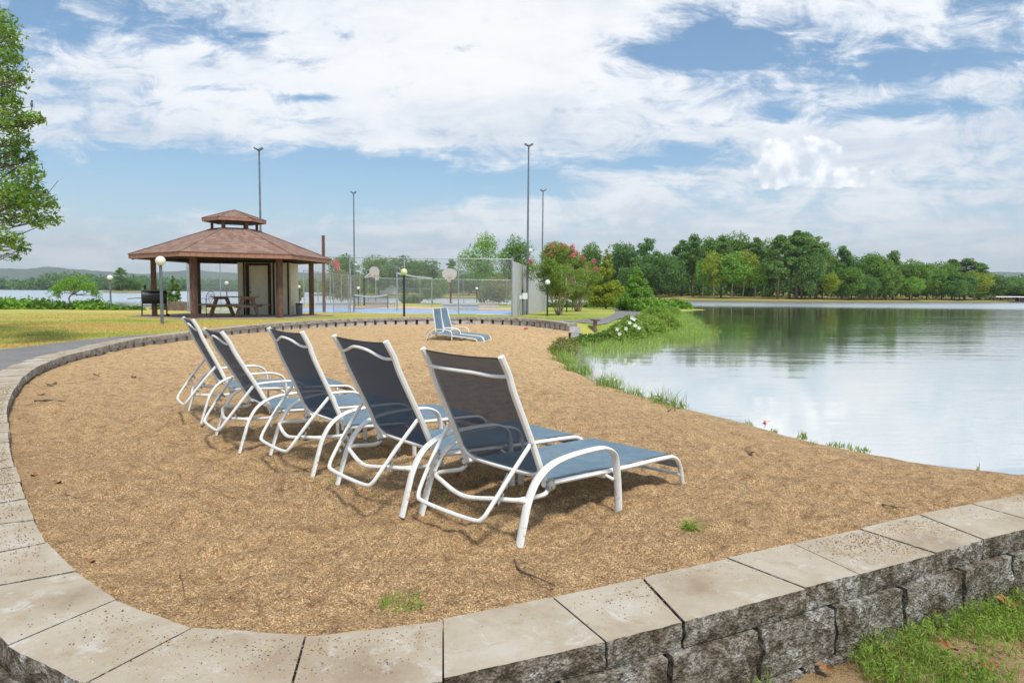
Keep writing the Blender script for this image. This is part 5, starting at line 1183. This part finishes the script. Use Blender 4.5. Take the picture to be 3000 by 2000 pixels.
for a_ in [('large orange leaf among the weeds in the near right corner', 2880, 1750, .075), ('pale brown crumpled leaf at the right edge among the weeds', 2965, 1775, .08), ('brown leaf at the foot of the wall in the weeds', 2780, 1905, .06), ('orange leaf by the right edge next to the wall', 2985, 1690, .05), ('small tan leaf in the weeds near the bottom', 2600, 1900, .035), ('rust brown leaf near the bottom right corner', 2890, 1955, .06), ('brown leaf lying on bare soil below the wall', 2420, 1962, .045)]:
    dleaf(*a_, rz=rg.uniform(0, 6), z=-.235)
q = PY(1545, 963, 24.0); q = PS(1540, 965); m = MB(); leaves(m, clump_pts(rg, (0, 0, .03), (.09, .05, .04), 30, .1), .06, rg, aspect=.8); tag(m.build('red_leaf_scrap', MT['pink'], loc=tuple(q)), 'small red scrap on the sand near the wall end', 'scrap')
q = P(2240, 1250, -.30); m = MB(); leaves(m, rg.normal(size=(10, 3)) * .012 + [0, 0, .05], .05, rg, aspect=.8); m.sweep(catmull([(0, 0, 0), (.02, 0, .06), (.07, 0, .09)], 4), .003, seg=5); tag(m.build('pink_flower', MT['pink'], loc=(q[0], q[1], -.31)), 'single pink flower on the bank edge', 'flower')
q = PS(1645, 1052) if 0 else P(1636, 1028, -.3); st_ = MB(); limb(st_, (0, 0, -.05), (.06, 0, .38), .06, .015, rg, .04, 6, 7); limb(st_, (-.12, 0, -.05), (-.09, 0, .2), .05, .02, rg, .04, 5, 7); tag(st_.build('dead_stump', MT['stick'], smooth=True, loc=(q[0], q[1], -.3)), 'dark broken stump at the left edge of the cove', 'stump')

# ------------------------------------------------------------------ far banks, woods, hills
bk = np.array([(-75, 250), (-63, 225), (-43, 190), (-26, 174), (0, 170), (16, 160), (30, 152), (59, 148), (78, 152), (99, 163), (139, 183), (200, 215), (300, 290), (520, 420)], float)
bks = resample(catmull(bk, 6), 120); tg_ = np.gradient(bks, axis=0); tg_ /= np.linalg.norm(tg_, axis=1)[:, None]; nb_ = np.c_[-tg_[:, 1], tg_[:, 0]]
bks = bks + nb_ * (fbm(np.arange(120), np.zeros(120), .4, 3, 3) * 1.2)[:, None]
prof = [(0, -1.2), (.15, -.02), (1.0, .08), (8, .28), (25, .7), (60, 1.6), (160, 4), (600, 12)]
V = np.stack([np.c_[bks + nb_ * d_, np.full(120, z_) + (0 if d_ < 1 else .12 * fbm(bks[:, 0], bks[:, 1], .1, 2, 2))] for d_, z_ in prof], 1)
m = MB(); m.grid(V); tag(m.build('far_bank', MT['bank'], smooth=True), 'far grassy bank across the inlet', kind='structure')
# left far shore
fs = np.array([(-1700, 560), (-1000, 690), (-700, 760), (-480, 800), (-250, 830), (-90, 820), (0, 900), (400, 1100), (1200, 1300)], float); fs = resample(catmull(fs, 8), 80)
V = np.stack([np.c_[fs + [0, d_], np.full(80, z_)] for d_, z_ in [(0, -2), (2, .6), (60, 3), (400, 9), (1500, 25), (3000, 45)]], 1); m = MB(); m.grid(V); tag(m.build('far_shore', MT['hill'], smooth=True), 'distant shore across the lake', kind='structure')
# hills
m = MB()
for (yb, pts) in [(4200, [(-900, 812), (-200, 795), (0, 786), (60, 788), (150, 783), (260, 793), (330, 796), (420, 803), (500, 795), (560, 791), (640, 797), (700, 800), (760, 796), (860, 797), (950, 800), (1050, 806), (1150, 812), (1250, 789), (1330, 788), (1400, 800), (1600, 812), (2000, 820), (2500, 815), (2850, 800), (2950, 797), (3050, 799), (3300, 806), (3900, 815)])]:
    us = np.linspace(-900, 3900, 420); vs = np.interp(us, [p[0] for p in pts], [p[1] for p in pts]) + 1.2 * fbm(us, us * 0, .03, 4, 2)
    top = np.array([PY(a, b, yb) for a, b in zip(us, vs)]); rows = []
    for f in np.linspace(0, 1, 14):
        zz_ = ss(f) * (top[:, 2] + 6) - 6; rows.append(np.c_[top[:, 0] * (1 - .22 * (1 - f)), yb - 900 * (1 - f) + 40 * fbm(us * .01 + f * 3, us * .02, 1, 3, 4), zz_ + (8 * fbm(us * .03, us * 0 + f * 6, 1, 3, 7) * ss(f * 3) * (f < .99))])
    rows.append(np.c_[top[:, 0] * 1.15, np.full(len(us), yb + 900), np.full(len(us), -5)])
    m.grid(np.stack(rows, 1))
tag(m.build('hills', MT['hill'], smooth=True), 'low wooded hills on the horizon', kind='structure')

# tree prototypes for the far bank: meshes reused at different size and turn
def far_proto(kind, leaf, seed, h=16., w=9., n=4200, ls=.62, th_=.2, nl=52, bark='bark'):
    r_ = np.random.default_rng(seed); t, _l = make_tree('proto', 'p', 'p', (0, 0, 0), kind, h, w, leaf, r_, None, ls, n, th_, .016, bark, nl, conn=.45)
    ch_ = [c for c in bpy.data.objects if c.parent == t]; d = {c.name.split('.')[0]: c.data for c in ch_}
    for c in ch_: bpy.data.objects.remove(c, do_unlink=True)
    bpy.data.objects.remove(t, do_unlink=True); return d
PRO = dict(pine=[far_proto('pine', 'leaf_pine', 40 + i, 18, 7.5, 6200, .5, .34, 44) for i in range(4)], broad=[far_proto('round', ['leaf_mid', 'leaf_dark', 'leaf_mid'][i], 50 + i, 14, 10.5, 9000, .55, .10, 80) for i in range(3)],
           pale=[far_proto('round', ['leaf_bright', 'leaf_yellow'][i], 60 + i, 11, 7.5, 5000, .45, .2, 50, 'pale_bark') for i in range(2)], dark=[far_proto('round', 'leaf_dark', 70 + i, 12, 11, 7000, .55, .08, 60) for i in range(2)])
def far_tree(kind, i, x, y, z, h, w, label, group, cat='tree'):
    pr_ = PRO[kind][i % len(PRO[kind])]; H0 = {'pine': 18, 'broad': 14, 'pale': 11, 'dark': 12}[kind]; W0 = {'pine': 7.5, 'broad': 10.5, 'pale': 7.5, 'dark': 11}[kind]
    t = thing({'pine': 'pine_tree', 'broad': 'broadleaf_tree', 'pale': 'young_tree', 'dark': 'oak_tree'}[kind], label, cat, (x, y, z), float(rg.uniform(0, 2 * PI)), group); t.scale = (w / W0, w / W0, h / H0)
    for nm, me in pr_.items(): o = bpy.data.objects.new(nm, me); COL.objects.link(o); o.parent = t
    return t
def bankz(x, y):
    i = int(np.argmin(np.hypot(bks[:, 0] - x, bks[:, 1] - y))); d = max(0, (np.array([x, y]) - bks[i]) @ nb_[i]); return float(np.interp(d, [p[0] for p in prof], [p[1] for p in prof]))
def bank_at(u): 
    k = (u - 1500) / 2000; j = int(np.argmin(abs(bks[:, 0] - k * bks[:, 1]))); return bks[j][1]
FT = [  # u, top v, setback m, kind, width m, label
 (1735, 716, 28, 'broad', 8, 'round dark tree left of the conifer on the far bank'), (1830, 706, 30, 'broad', 9, 'tall broad tree behind the yellow green conifer'), (1897, 700, 20, 'pine', 7.5, 'tall round topped pine left of the oak on the far bank'),
 (1925, 730, 14, 'dark', 9, 'wide dark oak on the far bank lawn above the cove'), (1965, 745, 10, 'dark', 7, 'smaller dark oak right beside the wide one'), (1868, 770, 18, 'dark', 8, 'low dark tree behind the bright shrub tree'), (2000, 705, 22, 'pine', 7, 'pine rising behind the two dark oaks'),
 (2035, 696, 18, 'pine', 7, 'pine with a thin bare trunk, right of the dark oaks'), (2085, 690, 30, 'broad', 9, 'tall leafy crown in the highest part of the left wood'), (2095, 738, 8, 'pale', 5.5, 'pale young tree with a white trunk at the bank edge'), (2062, 760, 8, 'pale', 4, 'slim pale tree just left of the white trunked one'), (2118, 700, 14, 'pine', 6, 'pine with a dark trunk behind the white trunked tree'),
 (2150, 740, 7, 'pale', 7, 'pale tree with several forked trunks at the bank edge'), (2180, 735, 10, 'pale', 6, 'pale leafy tree right of the forked one'), (2215, 770, 9, 'pale', 5, 'low light green tree left of the bare pine trunk'), (2150, 686, 34, 'broad', 10, 'tallest leafy crown behind the forked pale tree'), (2215, 700, 20, 'pine', 7, 'pine left of the one with the long bare trunk'),
 (2284, 698, 5, 'pine', 6.5, 'pine with a long bare brown trunk close to the water'), (2262, 705, 24, 'broad', 8, 'leafy tree behind the long bare trunk'), (2318, 700, 9, 'pine', 6, 'thin trunked pine right of the long bare trunk'), (2340, 680, 6, 'pine', 8, 'tallest pine of the grove near the water'), (2356, 690, 6, 'pine', 7, 'pine touching the tallest one on its right'),
 (2395, 695, 8, 'pine', 7.5, 'round topped pine at the right of the tallest grove'), (2415, 720, 14, 'broad', 8, 'leafy tree sloping down from the tallest grove'), (2375, 735, 4, 'dark', 6, 'dark leafy tree hanging low to the water'), (2432, 800, 4, 'pale', 4, 'yellow green sapling leaning from the dark tree'), (2472, 722, 10, 'pine', 5.5, 'lone pine top in the dip of the tree line'),
 (2490, 785, 4, 'broad', 6, 'low leafy tree below the lone pine top'), (2500, 745, 12, 'broad', 7, 'tree right of the lone pine top'), (2565, 742, 9, 'broad', 8.5, 'wide bright crowned tree in the middle of the right bank'), (2555, 745, 16, 'broad', 8, 'crown behind the wide bright one'), (2620, 742, 10, 'pine', 6, 'small round topped pine right of the bright crown'),
 (2600, 775, 5, 'broad', 7, 'leafy tree with a visible trunk in the right bank gap'), (2670, 765, 9, 'broad', 8.5, 'rounded tree before the yellow one'), (2672, 812, 4, 'pale', 5, 'yellow leaved small tree on the right bank'), (2720, 768, 8, 'broad', 9, 'dark rounded tree right of the yellow one'), (2765, 770, 10, 'broad', 8.5, 'rounded tree below the flat topped pine'),
 (2795, 765, 14, 'pine', 6, 'pine left of the flat topped one'), (2833, 758, 12, 'pine', 8, 'flat topped dark pine near the right end'), (2872, 776, 14, 'pine', 7, 'last pine before the tree line drops'), (2815, 800, 5, 'broad', 8, 'bright green spreading tree near the boat dock'), (2860, 798, 6, 'pale', 9, 'lightest spreading tree at the right end of the grove'),
 (2905, 808, 14, 'dark', 10, 'tree at the end of the grove by the boat dock'), (2950, 812, 22, 'dark', 12, 'dark tree standing behind the boat dock'), (3000, 816, 26, 'dark', 12, 'dark tree at the right picture edge behind the dock'), (2800, 815, 4, 'dark', 6, 'low dark tree at the water left of the spreading tree'), (2540, 800, 3, 'dark', 5, 'low dark tree at the water under the bright crown'),
 (1010, 742, 26, 'broad', 10, 'green tree beyond the fence right of the brown post'), (1110, 752, 22, 'broad', 11, 'leafy tree beyond the tennis net'), (1190, 745, 16, 'dark', 16, 'big dark tree across the water behind the court'), (1235, 765, 20, 'dark', 10, 'right shoulder of dark foliage beside the big dark tree'), (1322, 765, 20, 'pine', 4.5, 'narrow dark evergreen behind the right basketball hoop'), (1375, 800, 14, 'broad', 8, 'far tree low behind the right hoop'), (1540, 770, 26, 'broad', 10, 'far tree seen left of the metal wall top'), (1620, 765, 26, 'broad', 10, 'far tree behind the large flowering tree')]
for i, (u, v, sb, kd, w_, lab) in enumerate(FT):
    y = bank_at(u) + sb; q = PY(u, v, y); z = bankz(q[0], y); far_tree(kd, i, q[0], y, z, (q[2] - z) * 1.02, w_ * 1.08, lab, 'trees along the far bank')
def foliage_mass(name, label, spots, leaf, ls, nper, trunk=False):
    m = MB(); tk = MB()
    for (x, y, z, h, w) in spots:
        for k in range(7):
            c = np.array([x + rg.normal() * w * .22, y + rg.normal() * w * .2, z + h * rg.uniform(.28, .86)]); r = w * rg.uniform(.18, .34); leaves(m, clump_pts(rg, c, (r, r, r * .7), nper // 7, .4), ls, rg, aspect=.7, up=.3)
        if trunk: tk.cyl((x, y, z - .5), (x, y, z + h * .6), w * .03, w * .015, 6, 1)
    if trunk:
        for v in tk.V: pass
        for vv, (ff, mi) in zip(tk.V, [tk.F[i] for i in range(0, len(tk.F), 3)]): m.add(vv, ff - ff.min(), 1)
    return tag(m.build(name, [MT[leaf], MT['bark']]), label, 'wood', kind='stuff')
sp = []
for u in np.linspace(930, 3250, 150):
    y = bank_at(u) + rg.uniform(34, 75); vt = np.interp(u, [930, 1300, 1500, 1700, 1900, 2150, 2350, 2450, 2600, 2800, 2900, 3000, 3250], [800, 815, 790, 745, 730, 715, 715, 750, 770, 790, 815, 822, 830]) + rg.uniform(0, 25); q = PY(u, vt, y); z = bankz(q[0], y); sp.append((q[0], y, z, max(4, q[2] - z), rg.uniform(7, 11)))
foliage_mass('woodland', 'dense dark wood behind the front trees of the far bank', sp, 'leaf_mid', .85, 620, True)
sp = []
for u in np.linspace(1600, 3200, 150):
    y = bank_at(u) + rg.uniform(24 if u < 2250 else 12, 50 if u < 2250 else 34); q = PY(u, rg.uniform(795, 840), y); z = bankz(q[0], y); sp.append((q[0], y, z, max(2.5, q[2] - z), rg.uniform(5, 8)))
foliage_mass('undergrowth', 'low dark undergrowth under the far bank trees', sp, 'leaf_dark', .6, 330)
sp = []
for u in np.linspace(-250, 1500, 230):
    j = int(np.argmin(abs(fs[:, 0] - (u - 1500) / 2000 * fs[:, 1]))); y = fs[j][1] + rg.uniform(2, 80); vt = np.interp(u, [-250, 0, 60, 110, 200, 290, 330, 420, 500, 640, 800, 950, 1500], [800, 806, 822, 806, 797, 800, 812, 806, 812, 818, 815, 820, 822]) + rg.uniform(-3, 14); q = PY(u, vt, y); sp.append((q[0], y, -2.0, max(8, q[2] + 2), rg.uniform(18, 32)))
foliage_mass('distant_wood', 'hazy wood along the distant left shore', sp, 'leaf_dark', 2.6, 300)
# small island with its trees
q = PY(365, 856, 330); m = MB(); th2 = np.linspace(0, 2 * PI, 25)[:-1]; V = np.array([[(q[0] + 13 * r * math.cos(a), 330 + 6 * r * math.sin(a), z) for a in np.r_[th2, th2[:1]]] for r, z in ((1, -1), (.95, -.2), (.7, .4), (.01, .6))]); m.grid(V.transpose(1, 0, 2)); tag(m.build('island', MT['bank'], smooth=True), 'small wooded island in the lake', kind='structure')
for i, (u, v, w_, kd, lab) in enumerate([(352, 784, 7.5, 'pine', 'tall flat crowned tree on the small island'), (375, 812, 8, 'broad', 'rounded tree in the middle of the island'), (397, 820, 7, 'broad', 'low tree at the right end of the island'), (345, 832, 6, 'dark', 'bush at the left end of the island')]):
    q = PY(u, v, 330 + i); far_tree(kd, i, q[0], 330 + i, .0, q[2], w_, lab, 'trees on the small island')
# boathouse dock and white house, tiny in the picture
q0 = PY(2920, 873, 178); q1 = PY(3040, 873, 182); bd_ = thing('boat_dock', 'long low covered boat dock with a white roof at the right edge', 'boat dock', (q0[0], 178, WATER))
Ld = q1[0] - q0[0]; m = MB(); m.box((Ld / 2, 2, 1.55), (Ld + 1, 5, .22)); m.build('roof', MT['white'], bd_); m = MB()
for i in range(8):
    for yy in (0, 4): m.box((Ld * i / 7, yy, .6), (.14, .14, 1.9))
m.build('dock_post', MT['grey_wood'], bd_); m = MB(); m.box((Ld / 2, 2, .25), (Ld, 4.5, .15)); m.box((Ld * .62, 3, .85), (1.4, 1.6, 1.2)); m.build('deck', MT['grey_wood'], bd_)
q = PY(1146, 858, 205); hs = thing('house', 'small white gabled house across the water behind the court', 'house', (q[0], 205, bankz(q[0], 205))); m = MB(); m.box((0, 0, .9), (2.8, 3, 1.8)); m.prism([(-1.4, -1.5), (1.4, -1.5), (1.4, 1.5), (-1.4, 1.5)], 1.8, 1.81); m.build('wall', MT['white'], hs)
m = MB(); m.add([(-1.6, -1.7, 1.7), (1.6, -1.7, 1.7), (0, -1.7, 2.7), (-1.6, 1.7, 1.7), (1.6, 1.7, 1.7), (0, 1.7, 2.7)], [[0, 2, 5, 3], [1, 4, 5, 2]]); m.add([(-1.4, -1.52, 1.79), (1.4, -1.52, 1.79), (0, -1.52, 2.62)], [[0, 1, 2]]); m.build('roof', MT['corr'], hs); m = MB(); m.box((.5, -1.53, 1.0), (.8, .05, .7)); m.box((-2.4, 0, .6), (2, 2.4, 1.2)); m.build('porch', MT['white'], hs)

# ------------------------------------------------------------------ air
HZ = MB(); HZ.box((300, 2600, 200), (12000, 5900, 404)); hz = HZ.build('haze', mat('haze_air', lambda g: g.n('ShaderNodeBsdfDiffuse').outputs[0])); tag(hz, 'thin pale haze over the lake', kind='stuff')
ht = hz.data.materials[0].node_tree; g = NT(ht); out = g.n('ShaderNodeOutputMaterial'); vp = g.n('ShaderNodeVolumePrincipled'); vp.inputs['Color'].default_value = (.86, .95, 1.0, 1); vp.inputs['Density'].default_value = .00017; vp.inputs['Anisotropy'].default_value = .2
ht.links.new(vp.outputs[0], out.inputs['Volume'])
